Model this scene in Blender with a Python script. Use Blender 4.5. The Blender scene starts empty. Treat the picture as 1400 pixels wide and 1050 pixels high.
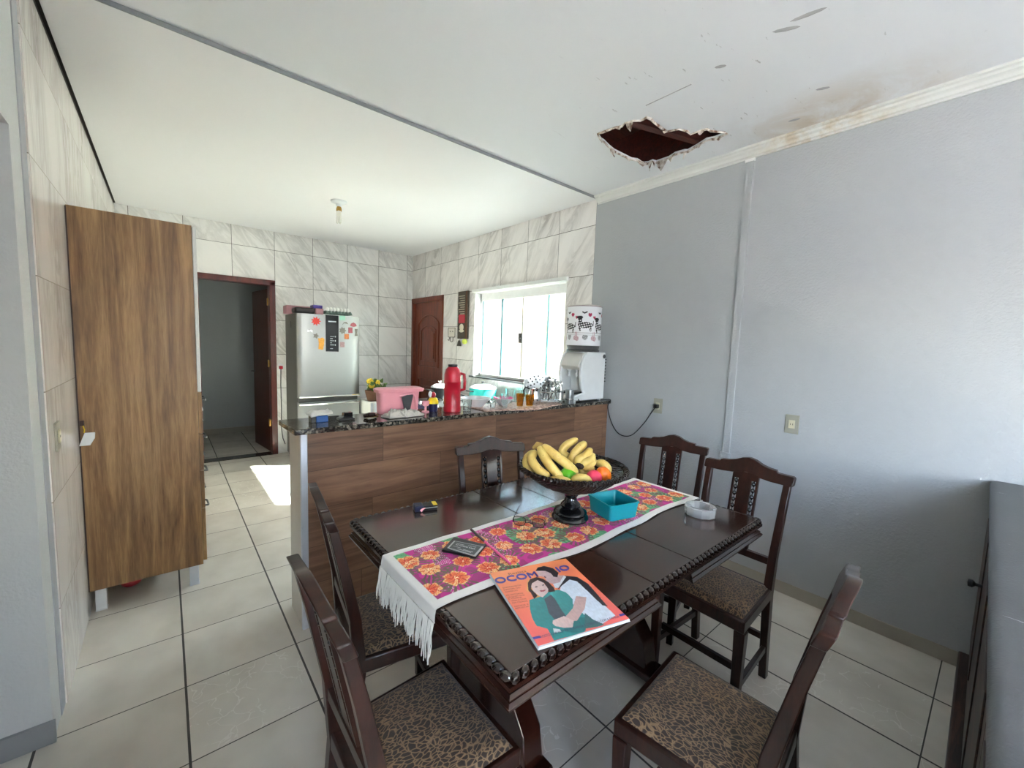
import bpy, bmesh, math, random
from mathutils import Vector, Matrix, Euler
R = math.radians
PI = math.pi
scn = bpy.context.scene
COL = scn.collection
random.seed(7)

# ---------------------------------------------------------------- camera
CM = ((0.76765, -0.63994, 0.03452), (-0.03278, -0.09299, -0.99513), (0.64003, 0.76278, -0.09236))  # right, down, forward
FPX = 565.97
CH = 1.5
cam = bpy.data.cameras.new('camera')
camo = bpy.data.objects.new('camera', cam)
COL.objects.link(camo)
r_, d_, f_ = [Vector(v).normalized() for v in CM]
mw = Matrix(((r_.x, -d_.x, -f_.x, 0), (r_.y, -d_.y, -f_.y, 0), (r_.z, -d_.z, -f_.z, CH), (0, 0, 0, 1)))
camo.matrix_world = mw
cam.sensor_fit = 'HORIZONTAL'
cam.sensor_width = 36
cam.lens = FPX / 1400 * 36
cam.clip_start = 0.02
scn.camera = camo
# survey helpers: a photo measurement turned into a point of a known plane of the room
def _ray(u, v):
    a, b = (u - 700) / FPX, (v - 525) / FPX
    return r_ * a + d_ * b + f_
def onz(u, v, z):
    d = _ray(u, v); t = (z - CH) / d.z
    return Vector((d.x * t, d.y * t, z))
def onx(u, v, x):
    d = _ray(u, v); t = x / d.x
    return Vector((x, d.y * t, CH + d.z * t))
def ony(u, v, y):
    d = _ray(u, v); t = y / d.y
    return Vector((d.x * t, y, CH + d.z * t))
def onp(u, v, P, n):
    d = _ray(u, v); o = Vector((0, 0, CH)); t = (Vector(P) - o).dot(n) / d.dot(n)
    return o + d * t

# ---------------------------------------------------------------- materials
def lin(c):
    if isinstance(c, str):
        c = [int(c[i:i + 2], 16) / 255 for i in (0, 2, 4)]
        return tuple((x / 12.92 if x <= .04045 else ((x + .055) / 1.055) ** 2.4) for x in c) + (1,)
    return tuple(c[:3]) + (1,)
class NT:
    def __init__(s, name):
        s.m = bpy.data.materials.new(name); s.m.use_nodes = True
        s.t = s.m.node_tree; s.b = s.t.nodes['Principled BSDF']; s.out = s.t.nodes['Material Output']
    def n(s, ty, **k):
        x = s.t.nodes.new('ShaderNode' + ty)
        for a, b in k.items(): setattr(x, a, b)
        return x
    def l(s, a, b): s.t.links.new(a, b)
    def set(s, inp, v):
        if hasattr(v, 'links') or hasattr(v, 'is_linked'): s.l(v, inp)
        else: inp.default_value = v
    def math(s, op, a, b=0.0, c=None, clamp=False):
        x = s.n('Math', operation=op, use_clamp=clamp)
        s.set(x.inputs[0], a); s.set(x.inputs[1], b)
        if c is not None: s.set(x.inputs[2], c)
        return x.outputs[0]
    def mix(s, f, a, b):
        x = s.n('Mix', data_type='RGBA'); s.set(x.inputs[0], f); s.set(x.inputs[6], a); s.set(x.inputs[7], b)
        return x.outputs[2]
    def ramp(s, f, stops, interp='LINEAR'):
        x = s.n('ValToRGB'); x.color_ramp.interpolation = interp
        e = x.color_ramp.elements
        while len(e) < len(stops): e.new(.5)
        for i, (p, c) in enumerate(stops):
            e[i].position = p; e[i].color = lin(c) if not isinstance(c, (int, float)) else (c, c, c, 1)
        s.set(x.inputs[0], f); return x.outputs[0]
    def coord(s, kind='Object', scale=(1, 1, 1), rot=(0, 0, 0), loc=(0, 0, 0)):
        c = s.n('TexCoord'); m = s.n('Mapping')
        m.inputs['Scale'].default_value = scale; m.inputs['Rotation'].default_value = rot; m.inputs['Location'].default_value = loc
        s.l(c.outputs[kind], m.inputs[0]); return m.outputs[0]
    def pos(s, scale=(1, 1, 1), rot=(0, 0, 0), loc=(0, 0, 0)):
        c = s.n('NewGeometry'); m = s.n('Mapping')
        m.inputs['Scale'].default_value = scale; m.inputs['Rotation'].default_value = rot; m.inputs['Location'].default_value = loc
        s.l(c.outputs['Position'], m.inputs[0]); return m.outputs[0]
    def noise(s, v, scale=5, detail=3, rough=.5, dist=0):
        x = s.n('TexNoise'); s.l(v, x.inputs['Vector'])
        x.inputs['Scale'].default_value = scale; x.inputs['Detail'].default_value = detail
        x.inputs['Roughness'].default_value = rough; x.inputs['Distortion'].default_value = dist
        return x.outputs['Fac']
    def bump(s, h, strength=.3, dist=.01, prev=None):
        x = s.n('Bump'); x.inputs['Strength'].default_value = strength; x.inputs['Distance'].default_value = dist
        s.l(h, x.inputs['Height'])
        if prev is not None: s.l(prev, x.inputs['Normal'])
        s.l(x.outputs[0], s.b.inputs['Normal']); return x.outputs[0]
    def base(s, c): s.set(s.b.inputs['Base Color'], c)
    def p(s, **k):
        for a, b in k.items(): s.set(s.b.inputs[a.replace('_', ' ')], b)
        return s
def simple(name, col, rough=.5, metal=0, bumpy=0, bscale=60, coat=0, var=0.06):
    s = NT(name); c = lin(col)
    v = s.coord('Object')
    nz = s.noise(v, bscale * .25, 3)
    dark = tuple(x * (1 - var) for x in c[:3]) + (1,)
    lite = tuple(min(1, x * (1 + var)) for x in c[:3]) + (1,)
    s.base(s.mix(nz, dark, lite)); s.p(Roughness=rough, Metallic=metal)
    if coat: s.p(Coat_Weight=coat)
    if bumpy: s.bump(s.noise(v, bscale, 4), bumpy, .01)
    return s.m
def wood(name, c1, c2, c3, scale=(1, 1, 1), rough=.35, coat=0, world=True, knots=False, bump=.05):
    """grain runs along the axis whose scale is small"""
    s = NT(name)
    v = s.pos(scale) if world else s.coord('Object', scale)
    n1 = s.noise(v, 2.2, 6, .62, 1.2)
    n2 = s.noise(v, 9, 4, .6, .5)
    n3 = s.noise(v, 40, 2, .5)
    a = s.math('ADD', s.math('MULTIPLY', n1, .62), s.math('MULTIPLY', n2, .25)); a = s.math('ADD', a, s.math('MULTIPLY', n3, .13))
    s.base(s.ramp(a, [(.36, c1), (.5, c2), (.66, c3)]))
    s.p(Roughness=rough)
    if coat: s.p(Coat_Weight=coat, Coat_Roughness=.12)
    s.bump(n2, bump, .004)
    return s.m
def tilemat(name, ua, va, pu, pv, u0, v0, gw, body, vein, grout, vdir, rough=.12, floor=False):
    """square glazed tiles with soft marble veins; ua/va = world axes along the surface"""
    s = NT(name)
    g = s.n('NewGeometry'); sp = s.n('SeparateXYZ'); s.l(g.outputs['Position'], sp.inputs[0])
    u = s.math('DIVIDE', s.math('SUBTRACT', sp.outputs[ua], u0), pu)
    v = s.math('DIVIDE', s.math('SUBTRACT', sp.outputs[va], v0), pv)
    fu, fv = s.math('FRACT', u), s.math('FRACT', v)
    cu, cv = s.math('FLOOR', u), s.math('FLOOR', v)
    du = s.math('MULTIPLY', s.math('MINIMUM', fu, s.math('SUBTRACT', 1.0, fu)), pu)
    dv = s.math('MULTIPLY', s.math('MINIMUM', fv, s.math('SUBTRACT', 1.0, fv)), pv)
    if floor:
        mk = s.math('MAXIMUM', s.math('LESS_THAN', du, gw), s.math('LESS_THAN', dv, gw * .55))
    else:
        mk = s.math('LESS_THAN', s.math('MINIMUM', du, dv), gw)
    wn = s.n('TexWhiteNoise', noise_dimensions='2D'); cb = s.n('CombineXYZ'); s.l(cu, cb.inputs[0]); s.l(cv, cb.inputs[1]); s.l(cb.outputs[0], wn.inputs['Vector'])
    off = s.n('VectorMath', operation='SCALE'); s.l(wn.outputs['Color'], off.inputs[0]); off.inputs['Scale'].default_value = 7
    uv = s.n('CombineXYZ'); s.l(s.math('MULTIPLY', fu, pu), uv.inputs[0]); s.l(s.math('MULTIPLY', fv, pv), uv.inputs[1])
    ad = s.n('VectorMath', operation='ADD'); s.l(uv.outputs[0], ad.inputs[0]); s.l(off.outputs[0], ad.inputs[1])
    mp = s.n('Mapping'); mp.inputs['Rotation'].default_value = (0, 0, vdir); s.l(ad.outputs[0], mp.inputs[0])
    mp2 = s.n('Mapping'); mp2.inputs['Scale'].default_value = (1, .22, 1) if not floor else (1, .8, 1); s.l(mp.outputs[0], mp2.inputs[0])
    n1 = s.noise(mp2.outputs[0], 9 if not floor else 7, 5, .6, 1.2)
    ridge = s.math('SUBTRACT', 1.0, s.math('MULTIPLY', s.math('ABSOLUTE', s.math('SUBTRACT', n1, .5)), 9), clamp=True)
    n2 = s.noise(mp2.outputs[0], 4, 3, .5)
    soft = s.ramp(n2, [(.35, 0.), (.75, 1.)])
    if floor:
        # only some of the tiles carry the pale crackled veins
        vo = s.n('TexVoronoi', feature='DISTANCE_TO_EDGE'); vo.inputs['Scale'].default_value = 13
        ws = s.n('VectorMath', operation='ADD'); sc = s.n('VectorMath', operation='SCALE'); nn = s.n('TexNoise'); nn.inputs['Scale'].default_value = 9
        s.l(ad.outputs[0], nn.inputs['Vector']); s.l(nn.outputs['Color'], sc.inputs[0]); sc.inputs['Scale'].default_value = .12
        s.l(ad.outputs[0], ws.inputs[0]); s.l(sc.outputs[0], ws.inputs[1]); s.l(ws.outputs[0], vo.inputs['Vector'])
        ln = s.math('LESS_THAN', vo.outputs[0], .018)
        sel = s.math('GREATER_THAN', wn.outputs['Value'], .74)
        ln = s.math('MULTIPLY', s.math('MULTIPLY', ln, sel), s.math('GREATER_THAN', n1, .47))
        col = s.mix(soft, lin(body), lin(vein))
        col = s.mix(s.math('MULTIPLY', ln, .55), col, lin('F2EEE6'))
    else:
        k = s.math('ADD', s.math('MULTIPLY', s.math('MULTIPLY', ridge, soft), .75), s.math('MULTIPLY', soft, .22), clamp=True)
        col = s.mix(k, lin(body), lin(vein))
    col = s.mix(mk, col, lin(grout))
    s.base(col)
    s.p(Roughness=s.math('ADD', s.math('MULTIPLY', mk, .6), s.math('ADD', rough, s.math('MULTIPLY', n2, .08))))
    s.bump(s.math('SUBTRACT', 1.0, mk), .5, .002)
    return s.m
def glass(name, tint='FFFFFF', refl=.12):
    s = NT(name); s.t.nodes.remove(s.b)
    tr = s.n('BsdfTransparent'); tr.inputs[0].default_value = lin(tint)
    gl = s.n('BsdfGlossy'); gl.inputs['Roughness'].default_value = .03
    fr = s.n('Fresnel'); fr.inputs[0].default_value = 1.45
    k = s.math('ADD', s.math('MULTIPLY', fr.outputs[0], .8), refl * .3, clamp=True)
    mx = s.n('MixShader'); s.l(k, mx.inputs[0]); s.l(tr.outputs[0], mx.inputs[1]); s.l(gl.outputs[0], mx.inputs[2])
    s.l(mx.outputs[0], s.out.inputs[0]); return s.m
def realglass(name, col='F4FBFA', rough=.02):
    s = NT(name); s.base(lin(col)); s.p(Roughness=rough, Transmission_Weight=.92, IOR=1.4); return s.m
def vcol(name, rough=.6, coat=0, weave=0):
    s = NT(name); a = s.n('VertexColor', layer_name='Col'); s.base(a.outputs[0]); s.p(Roughness=rough)
    if coat: s.p(Coat_Weight=coat, Coat_Roughness=.2)
    if weave: s.bump(s.noise(s.coord('Object'), 900, 2), weave, .001)
    return s.m

M = {}
M['ceil'] = None
M['grey_paint'] = simple('grey wall paint', 'ADB0B3', .55, bumpy=.35, bscale=90, var=.02)
M['hall_paint'] = simple('hall grey paint', '83868B', .6, bumpy=.3, bscale=90, var=.02)
M['light_paint'] = simple('light wall paint', 'CFD1D0', .55, bumpy=.25, bscale=90, var=.02)
M['back_paint'] = simple('back room paint', 'AEB3B4', .7, bumpy=.1, var=.03)
M['white_paint'] = simple('white paint', 'ECECEA', .4, bumpy=.05)
M['kceil'] = simple('kitchen ceiling paint', 'F1F1F2', .5, bumpy=.03, bscale=12, var=.01)
M['tile_back'] = tilemat('back wall tile', 0, 2, .444, .43, .193, .425, .0022, 'F5F3F0', 'B9B6B2', '57514A', R(-38))
M['tile_right'] = tilemat('right wall tile', 1, 2, .447, .43, 2.44, .435, .0022, 'F4F0ED', 'B5AFAC', '57514A', R(-32))
M['tile_left'] = tilemat('left wall tile', 1, 2, .745, .43, 2.32, .405, .0018, 'F1ECE7', 'BDB5AE', '857D73', R(4))
M['tile_floor'] = tilemat('floor tile', 0, 1, .4265, .409, .02, .075, .0042, 'E1DBD0', 'CBC4B8', '4A4641', 0, .17, True)
M['tile_edge'] = simple('skirting tile', 'A69F92', .35, bumpy=.05)
M['hall_skirt'] = simple('hall skirting', '8D8F91', .4, bumpy=.05)
M['frame_wood'] = wood('door frame wood', '3A120B', '54190F', '6E2618', (14, 14, 1.2), .32, .2)
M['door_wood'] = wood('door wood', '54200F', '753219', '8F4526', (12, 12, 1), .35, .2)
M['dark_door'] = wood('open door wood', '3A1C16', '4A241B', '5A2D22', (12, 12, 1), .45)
M['cab_wood'] = wood('amber laminate', '573C22', '81603C', 'AA8658', (7, 7, .45), .42, bump=.03)
M['cab_white'] = simple('white laminate', 'E3E3E0', .35)
M['steel'] = simple('brushed steel', 'B9BDBE', .3, 1, bumpy=.02, bscale=200)
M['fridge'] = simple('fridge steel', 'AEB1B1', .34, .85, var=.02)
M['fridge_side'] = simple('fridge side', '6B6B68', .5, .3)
M['chrome'] = simple('chrome', 'E2E4E4', .12, 1)
M['alu'] = simple('aluminium trim', 'D3D9E2', .3, .6)
M['black'] = simple('black plastic', '121214', .3)
M['blackgloss'] = simple('gloss black', '0C0C0E', .08, coat=.6)
M['darkwood'] = wood('dark dining wood', '150806', '28100A', '3D1A10', (6, 6, 6), .2, .5, world=False, bump=.02)
M['chairwood'] = wood('dark chair wood', '180A07', '2A130D', '3B1B11', (9, 9, 1.6), .33, .2, world=False, bump=.03)
M['chairwood'].node_tree.nodes['Principled BSDF'].inputs['Specular IOR Level'].default_value = .32
M['carved'] = simple('polished carved wood', '1C0F0B', .16, coat=.7)
M['topwood'] = wood('table top wood', '1E100C', '301A13', '45261A', (1.1, 7, 5), .2, .55, world=False, bump=.02)
M['white_plastic'] = simple('white plastic', 'E6E9EB', .28, coat=.3)
M['grey_plastic'] = simple('grey plastic', '8F9291', .4)
M['dgrey_plastic'] = simple('dark grey plastic', '4A4B4C', .35)
M['plate_grey'] = simple('socket plate', '9C9A8C', .4)
M['red'] = simple('red plastic', 'B3122A', .3, coat=.3)
M['pink'] = simple('pink plastic', 'EFA3AC', .35, coat=.2)
M['hotpink'] = simple('hot pink', 'EE5E9B', .35)
M['teal'] = simple('teal plastic', '008F99', .35, coat=.15)
M['aqua'] = simple('aqua enamel', '3FD3CC', .25, coat=.3)
M['yellow'] = simple('yellow plastic', 'E8C51C', .35)
M['navy'] = simple('navy', '1B1B46', .4)
M['blue'] = simple('blue', '17559A', .35)
M['white_fabric'] = simple('white cotton', 'E9E6E0', .9, bumpy=.3, bscale=500)
M['fringe'] = simple('off white thread', 'DDD9D0', .9, bumpy=.3, bscale=800)
M['cloth'] = simple('crumpled dishcloth', 'C9C3B9', .95, bumpy=.4, bscale=150, var=.25)
M['purple'] = simple('purple lid', '3C2C8C', .4)
M['mauve'] = simple('mauve box', 'B08088', .45)
M['egg'] = simple('grey green paper pulp', '7F938A', .9, bumpy=.4, bscale=120)
M['amber'] = realglass('amber glass', 'D9A13A', .05)
M['clear'] = realglass('clear glass')
M['ashglass'] = realglass('ashtray glass', 'FFFFFF', .04); M['ashglass'].node_tree.nodes['Principled BSDF'].inputs['Transmission Weight'].default_value = .72
M['cable'] = simple('black cable', '17181A', .5)
M['sill'] = simple('dark sill', '3C3E40', .3)
M['green_fruit'] = simple('green fruit', '66BE22', .35)
M['orange_fruit'] = simple('orange fruit', 'F0761A', .4, bumpy=.15, bscale=250)
M['pink_fruit'] = simple('pink fruit', 'E23A5A', .4)
M['leaf'] = simple('leaf green', '4E6B2E', .6, var=.3)
M['basket_brown'] = simple('brown wicker', '5A3A28', .8, bumpy=.5, bscale=60, var=.3)
M['petal'] = simple('yellow petal', 'E4C33A', .6, var=.2)
M['brass'] = simple('brass', 'A88545', .3, .9)
M['lamp_glass'] = simple('lamp tube', 'EDEBE2', .2, coat=.4)
M['outside'] = simple('outdoor yard wall', '9C968A', .9, bumpy=.2, bscale=20, var=.08)
M['outside_white'] = simple('bright yard render', 'F6F6F4', .9)
M['yard'] = simple('yard concrete', 'C9C4BA', .9, bumpy=.2)
M['deck'] = wood('attic boards', '2A0F09', '45180F', '5A2417', (1, 10, 10), .8, bump=.3)
M['rubber'] = simple('rubber', '202022', .7)
M['board_sign'] = simple('weathered sign wood', '4A4239', .8, bumpy=.4, bscale=60, var=.35)
M['ink'] = simple('ink', '2A2624', .6)
M['silver'] = simple('silver print', 'AEB6B6', .3, .5)
M['glasses'] = simple('spectacle frame', '2A0F1E', .25, coat=.4)
M['lens'] = glass('spectacle lens', 'F5F5F5', .2)
M['pane'] = glass('window pane', 'F0F7F5', .3)
M['pane_edge'] = simple('aqua glass edge', '7DB4BE', .15, coat=.4)

s = NT('dining ceiling plaster')          # white ceiling with its own water stains and flaking scuffs beside the hole
v = s.pos(); sp = s.n('SeparateXYZ'); s.l(v, sp.inputs[0])
n = s.noise(v, 3.5, 5, .65, .6); n2 = s.noise(v, 22, 4, .6); n3 = s.noise(s.pos((3, 14, 3), (0, 0, R(-62))), 3, 4, .6)
nearwall = s.math('MULTIPLY', s.math('SUBTRACT', sp.outputs[0], 2.45), 2.6, clamp=True)
alongy = s.math('SUBTRACT', 1.0, s.math('MULTIPLY', s.math('ABSOLUTE', s.math('SUBTRACT', sp.outputs[1], .72)), 1.7), clamp=True)
st = s.math('MULTIPLY', s.math('MULTIPLY', nearwall, alongy), s.math('MULTIPLY', s.math('SUBTRACT', n, .36), 4, clamp=True), clamp=True)
dx = s.math('SUBTRACT', sp.outputs[0], 2.3); dy = s.math('SUBTRACT', sp.outputs[1], 1.1)
dd = s.math('SQRT', s.math('ADD', s.math('MULTIPLY', dx, dx), s.math('MULTIPLY', dy, dy)))
region = s.math('SUBTRACT', 1.0, s.math('MULTIPLY', dd, .95), clamp=True)
scuff = s.math('MULTIPLY', s.math('GREATER_THAN', n3, .69), s.math('MULTIPLY', region, 1.6, clamp=True))
c = s.mix(s.math('MULTIPLY', n2, .25), lin('E6E8EA'), lin('DEE1E4'))
c = s.mix(s.math('MULTIPLY', scuff, .55), c, lin('8F8B88')); c = s.mix(s.math('MULTIPLY', st, .8), c, lin('B39A74'))
s.base(c); s.p(Roughness=.6); s.bump(n2, .12, .004); M['ceil'] = s.m
s = NT('crown plaster'); v = s.pos(); sp = s.n('SeparateXYZ'); s.l(v, sp.inputs[0])
n = s.noise(v, 9, 5, .65)
alongy = s.math('SUBTRACT', 1.0, s.math('MULTIPLY', s.math('ABSOLUTE', s.math('SUBTRACT', sp.outputs[1], .8)), 2.2), clamp=True)
s.base(s.mix(s.math('MULTIPLY', alongy, s.math('MULTIPLY', s.math('SUBTRACT', n, .4), 4, clamp=True)), lin('DCDDD9'), lin('B9A27C'))); s.p(Roughness=.6); M['crown'] = s.m
s = NT('torn plaster'); n = s.noise(s.coord('Object'), 30, 4); s.base(s.ramp(n, [(.35, '6B4A3A'), (.5, 'C9BFB4'), (.65, 'ECE9E4')])); s.p(Roughness=.9); M['torn'] = s.m

s = NT('speckled granite'); v = s.coord('Object')
vo = s.n('TexVoronoi'); vo.inputs['Scale'].default_value = 95; s.l(v, vo.inputs['Vector'])
bw = s.n('RGBToBW'); s.l(vo.outputs['Color'], bw.inputs[0])
n = s.noise(v, 60, 3)
s.base(s.ramp(s.math('ADD', s.math('MULTIPLY', bw.outputs[0], .7), s.math('MULTIPLY', n, .3)), [(.3, '14120F'), (.48, '38342E'), (.62, '5B554B'), (.78, '8E8679')]))
s.p(Roughness=.1, Coat_Weight=.3); M['granite'] = s.m
s = NT('pink speckled mat'); v = s.coord('Object'); n = s.noise(v, 45, 5, .7); s.base(s.ramp(n, [(.35, '6E4F45'), (.48, 'B08E80'), (.62, 'D9C2B4')])); s.p(Roughness=.45); M['mat'] = s.m

s = NT('leopard velvet'); v = s.coord('Object', (1, 1.0, 1))
nn = s.n('TexNoise'); nn.inputs['Scale'].default_value = 14; s.l(v, nn.inputs['Vector'])
sc = s.n('VectorMath', operation='SCALE'); s.l(nn.outputs['Color'], sc.inputs[0]); sc.inputs['Scale'].default_value = .05
ad = s.n('VectorMath', operation='ADD'); s.l(v, ad.inputs[0]); s.l(sc.outputs[0], ad.inputs[1])
mp = s.n('Mapping'); mp.inputs['Scale'].default_value = (1.5, .8, 1); s.l(ad.outputs[0], mp.inputs[0])
vo = s.n('TexVoronoi', feature='DISTANCE_TO_EDGE'); vo.inputs['Scale'].default_value = 70; s.l(mp.outputs[0], vo.inputs['Vector'])
n2 = s.noise(v, 9, 3)
e = s.math('ADD', vo.outputs[0], s.math('MULTIPLY', s.math('SUBTRACT', n2, .5), .12))
s.base(s.ramp(e, [(.03, '83694B'), (.09, '564230'), (.17, '2A1D15')])); s.p(Roughness=.7, Sheen_Weight=.25)
s.bump(s.noise(v, 350, 2), .3, .002); M['leopard'] = s.m

s = NT('laminate bar boards')             # horizontal wood-look boards in two staggered tones
v = s.pos(); sp = s.n('SeparateXYZ'); s.l(v, sp.inputs[0])
br = s.math('FLOOR', s.math('DIVIDE', s.math('SUBTRACT', sp.outputs[2], .03), .2))
off = s.math('MULTIPLY', br, .37); bc = s.math('DIVIDE', s.math('ADD', sp.outputs[0], off), .8); cell = s.math('FLOOR', bc)
wn = s.n('TexWhiteNoise', noise_dimensions='2D'); cb = s.n('CombineXYZ'); s.l(cell, cb.inputs[0]); s.l(br, cb.inputs[1]); s.l(cb.outputs[0], wn.inputs['Vector'])
of = s.n('VectorMath', operation='SCALE'); s.l(wn.outputs['Color'], of.inputs[0]); of.inputs['Scale'].default_value = 5
mp = s.n('Mapping'); mp.inputs['Scale'].default_value = (.7, 9, 9); s.l(v, mp.inputs[0])
ad = s.n('VectorMath', operation='ADD'); s.l(mp.outputs[0], ad.inputs[0]); s.l(of.outputs[0], ad.inputs[1])
n1 = s.noise(ad.outputs[0], 2.2, 6, .65, 1.4)
tone = s.math('ADD', s.math('MULTIPLY', n1, .8), s.math('MULTIPLY', wn.outputs['Value'], .2))
c = s.ramp(tone, [(.3, '553C2C'), (.48, '73533F'), (.66, '8A6850')])
ed = s.math('MINIMUM', s.math('MULTIPLY', s.math('FRACT', bc), .8), s.math('MULTIPLY', s.math('FRACT', s.math('DIVIDE', s.math('SUBTRACT', sp.outputs[2], .03), .2)), .2))
c = s.mix(s.math('LESS_THAN', ed, .0022), c, lin('4A3426')); s.base(c); s.p(Roughness=.42); M['barwood'] = s.m

s = NT('banana skin'); v = s.coord('Object'); n = s.noise(v, 18, 3); sp2 = s.noise(v, 130, 3, .7)
c = s.ramp(n, [(.3, 'C09C4C'), (.55, 'D9BC6A'), (.8, 'D3C278')])
c = s.mix(s.math('GREATER_THAN', sp2, .68), c, lin('4B3018')); s.base(c); s.p(Roughness=.45); M['banana'] = s.m
M['banana_tip'] = simple('banana tip', '2B1A10', .8)
s = NT('woven dark cane'); v = s.coord('Object'); w = s.n('TexWave'); w.inputs['Scale'].default_value = 30; w.inputs['Distortion'].default_value = 3; s.l(v, w.inputs['Vector'])
s.base(s.ramp(w.outputs['Fac'], [(.2, '0D0807'), (.8, '2A1A14')])); s.p(Roughness=.35); s.bump(w.outputs['Fac'], .9, .006); M['cane'] = s.m
s = NT('scratched grey top'); v = s.pos((3, 1, 1)); n = s.noise(s.pos((9, .7, 1), (0, 0, R(8))), 5, 5, .7); n2 = s.noise(s.pos(), 3, 3)
c = s.mix(n2, lin('46484B'), lin('5C5E62')); c = s.mix(s.math('MULTIPLY', s.math('GREATER_THAN', n, .69), .8), c, lin('C9CBCD')); s.base(c); s.p(Roughness=.5); s.bump(s.noise(s.pos(), 160, 3), .35, .003); M['slab_grey'] = s.m
M['buffet_wood'] = wood('buffet wood', '1A0F0B', '33201A', '5A3A2A', (1, 8, 8), .5)

# ---------------------------------------------------------------- mesh builder
class MB:
    def __init__(s): s.v = []; s.f = []; s.m = []
    def add(s, vs, fs, mi=0):
        o = len(s.v); s.v += [Vector(p) for p in vs]; s.f += [tuple(i + o for i in f) for f in fs]; s.m += [mi] * len(fs); return s
    def box(s, x0, x1, y0, y1, z0, z1, mi=0, mat=None):
        vs = [Vector((x, y, z)) for x in (x0, x1) for y in (y0, y1) for z in (z0, z1)]
        if mat is not None: vs = [mat @ p for p in vs]
        return s.add(vs, [(0, 1, 3, 2), (4, 6, 7, 5), (0, 4, 5, 1), (2, 3, 7, 6), (0, 2, 6, 4), (1, 5, 7, 3)], mi)
    def prism(s, poly, z0, z1, fn=None, mi=0):
        """poly in 2-D extruded z0..z1; fn maps (a,b,c) to a point"""
        fn = fn or (lambda a, b, c: (a, b, c)); n = len(poly)
        vs = [fn(a, b, z0) for a, b in poly] + [fn(a, b, z1) for a, b in poly]
        fs = [tuple(range(n))[::-1], tuple(range(n, 2 * n))] + [(i, (i + 1) % n, (i + 1) % n + n, i + n) for i in range(n)]
        return s.add(vs, fs, mi)
    def rings(s, rings, mi=0, cap=True, closed=False):
        n = len(rings[0]); vs = [p for r in rings for p in r]; fs = []
        k = len(rings)
        for i in range(k if closed else k - 1):
            j = (i + 1) % k
            for a in range(n):
                b = (a + 1) % n; fs.append((i * n + a, i * n + b, j * n + b, j * n + a))
        if cap and not closed: fs += [tuple(range(n))[::-1], tuple(range((k - 1) * n, k * n))]
        return s.add(vs, fs, mi)
    def lathe(s, prof, c=(0, 0, 0), seg=28, mi=0, cap=True, mat=None):
        c = Vector(c); rr = []
        for r, z in prof:
            ring = [Vector((r * math.cos(2 * PI * a / seg), r * math.sin(2 * PI * a / seg), z)) for a in range(seg)]
            if mat is not None: ring = [mat @ p for p in ring]
            rr.append([c + p for p in ring])
        return s.rings(rr, mi, cap)
    def tube(s, pts, rad, seg=8, mi=0, closed=False, flat=1.0):
        pts = [Vector(p) for p in pts]; k = len(pts)
        if not hasattr(rad, '__len__'): rad = [rad] * k
        rr = []; prev = None
        for i, p in enumerate(pts):
            if closed: t = pts[(i + 1) % k] - pts[i - 1]
            else: t = pts[min(i + 1, k - 1)] - pts[max(i - 1, 0)]
            t.normalize()
            if prev is None:
                a = Vector((0, 0, 1)) if abs(t.z) < .9 else Vector((1, 0, 0)); u = t.cross(a).normalized()
            else:
                u = (prev - t * prev.dot(t)).normalized()
            prev = u; w = t.cross(u)
            rr.append([p + (u * math.cos(2 * PI * a / seg) + w * math.sin(2 * PI * a / seg) * flat) * rad[i] for a in range(seg)])
        return s.rings(rr, mi, True, closed)
    def ball(s, c, r, seg=12, rg=8, mi=0, mat=None):
        if not hasattr(r, '__len__'): r = (r, r, r)
        c = Vector(c); rr = []
        for i in range(rg + 1):
            a = PI * (i + .02 * (i == 0) - .02 * (i == rg)) / rg
            ring = [Vector((r[0] * math.sin(a) * math.cos(2 * PI * k / seg), r[1] * math.sin(a) * math.sin(2 * PI * k / seg), -r[2] * math.cos(a))) for k in range(seg)]
            if mat is not None: ring = [mat @ p for p in ring]
            rr.append([c + p for p in ring])
        return s.rings(rr, mi)
    def loft(s, secs, mi=0):
        """secs: (x,y,z,wx,wy) horizontal rectangles"""
        rr = [[Vector((x + a * wx / 2, y + b * wy / 2, z)) for a, b in ((-1, -1), (1, -1), (1, 1), (-1, 1))] for x, y, z, wx, wy in secs]
        return s.rings(rr, mi)
    def bar(s, a, b, w, h, mi=0, up=(0, 0, 1)):
        a, b = Vector(a), Vector(b); t = (b - a).normalized(); u = t.cross(Vector(up)).normalized(); q = u.cross(t)
        return s.rings([[p + u * w / 2 * i + q * h / 2 * j for i, j in ((-1, -1), (1, -1), (1, 1), (-1, 1))] for p in (a, b)], mi)
    def grid(s, fn, nu, nv, mi=0):
        vs = [fn(i / nu, j / nv) for j in range(nv + 1) for i in range(nu + 1)]
        fs = [(j * (nu + 1) + i, j * (nu + 1) + i + 1, (j + 1) * (nu + 1) + i + 1, (j + 1) * (nu + 1) + i) for j in range(nv) for i in range(nu)]
        return s.add(vs, fs, mi)
    def text(s, body, size, fn, mi=0, width=None, depth=0.0, bold=0.0):
        cu = bpy.data.curves.new('t', 'FONT'); cu.body = body; cu.size = size; cu.align_x = 'LEFT'; cu.resolution_u = 3; cu.extrude = depth; cu.offset = bold
        o = bpy.data.objects.new('t', cu); COL.objects.link(o)
        me = bpy.data.meshes.new_from_object(o.evaluated_get(bpy.context.evaluated_depsgraph_get()))
        vs = [v.co.copy() for v in me.vertices]; fs = [tuple(p.vertices) for p in me.polygons]
        k = 1.0
        if width and vs:
            k = width / max(v.x for v in vs)
        s.add([fn(v.x * k, v.y, v.z) for v in vs], fs, mi)
        bpy.data.objects.remove(o); bpy.data.curves.remove(cu); bpy.data.meshes.remove(me); return s
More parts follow.
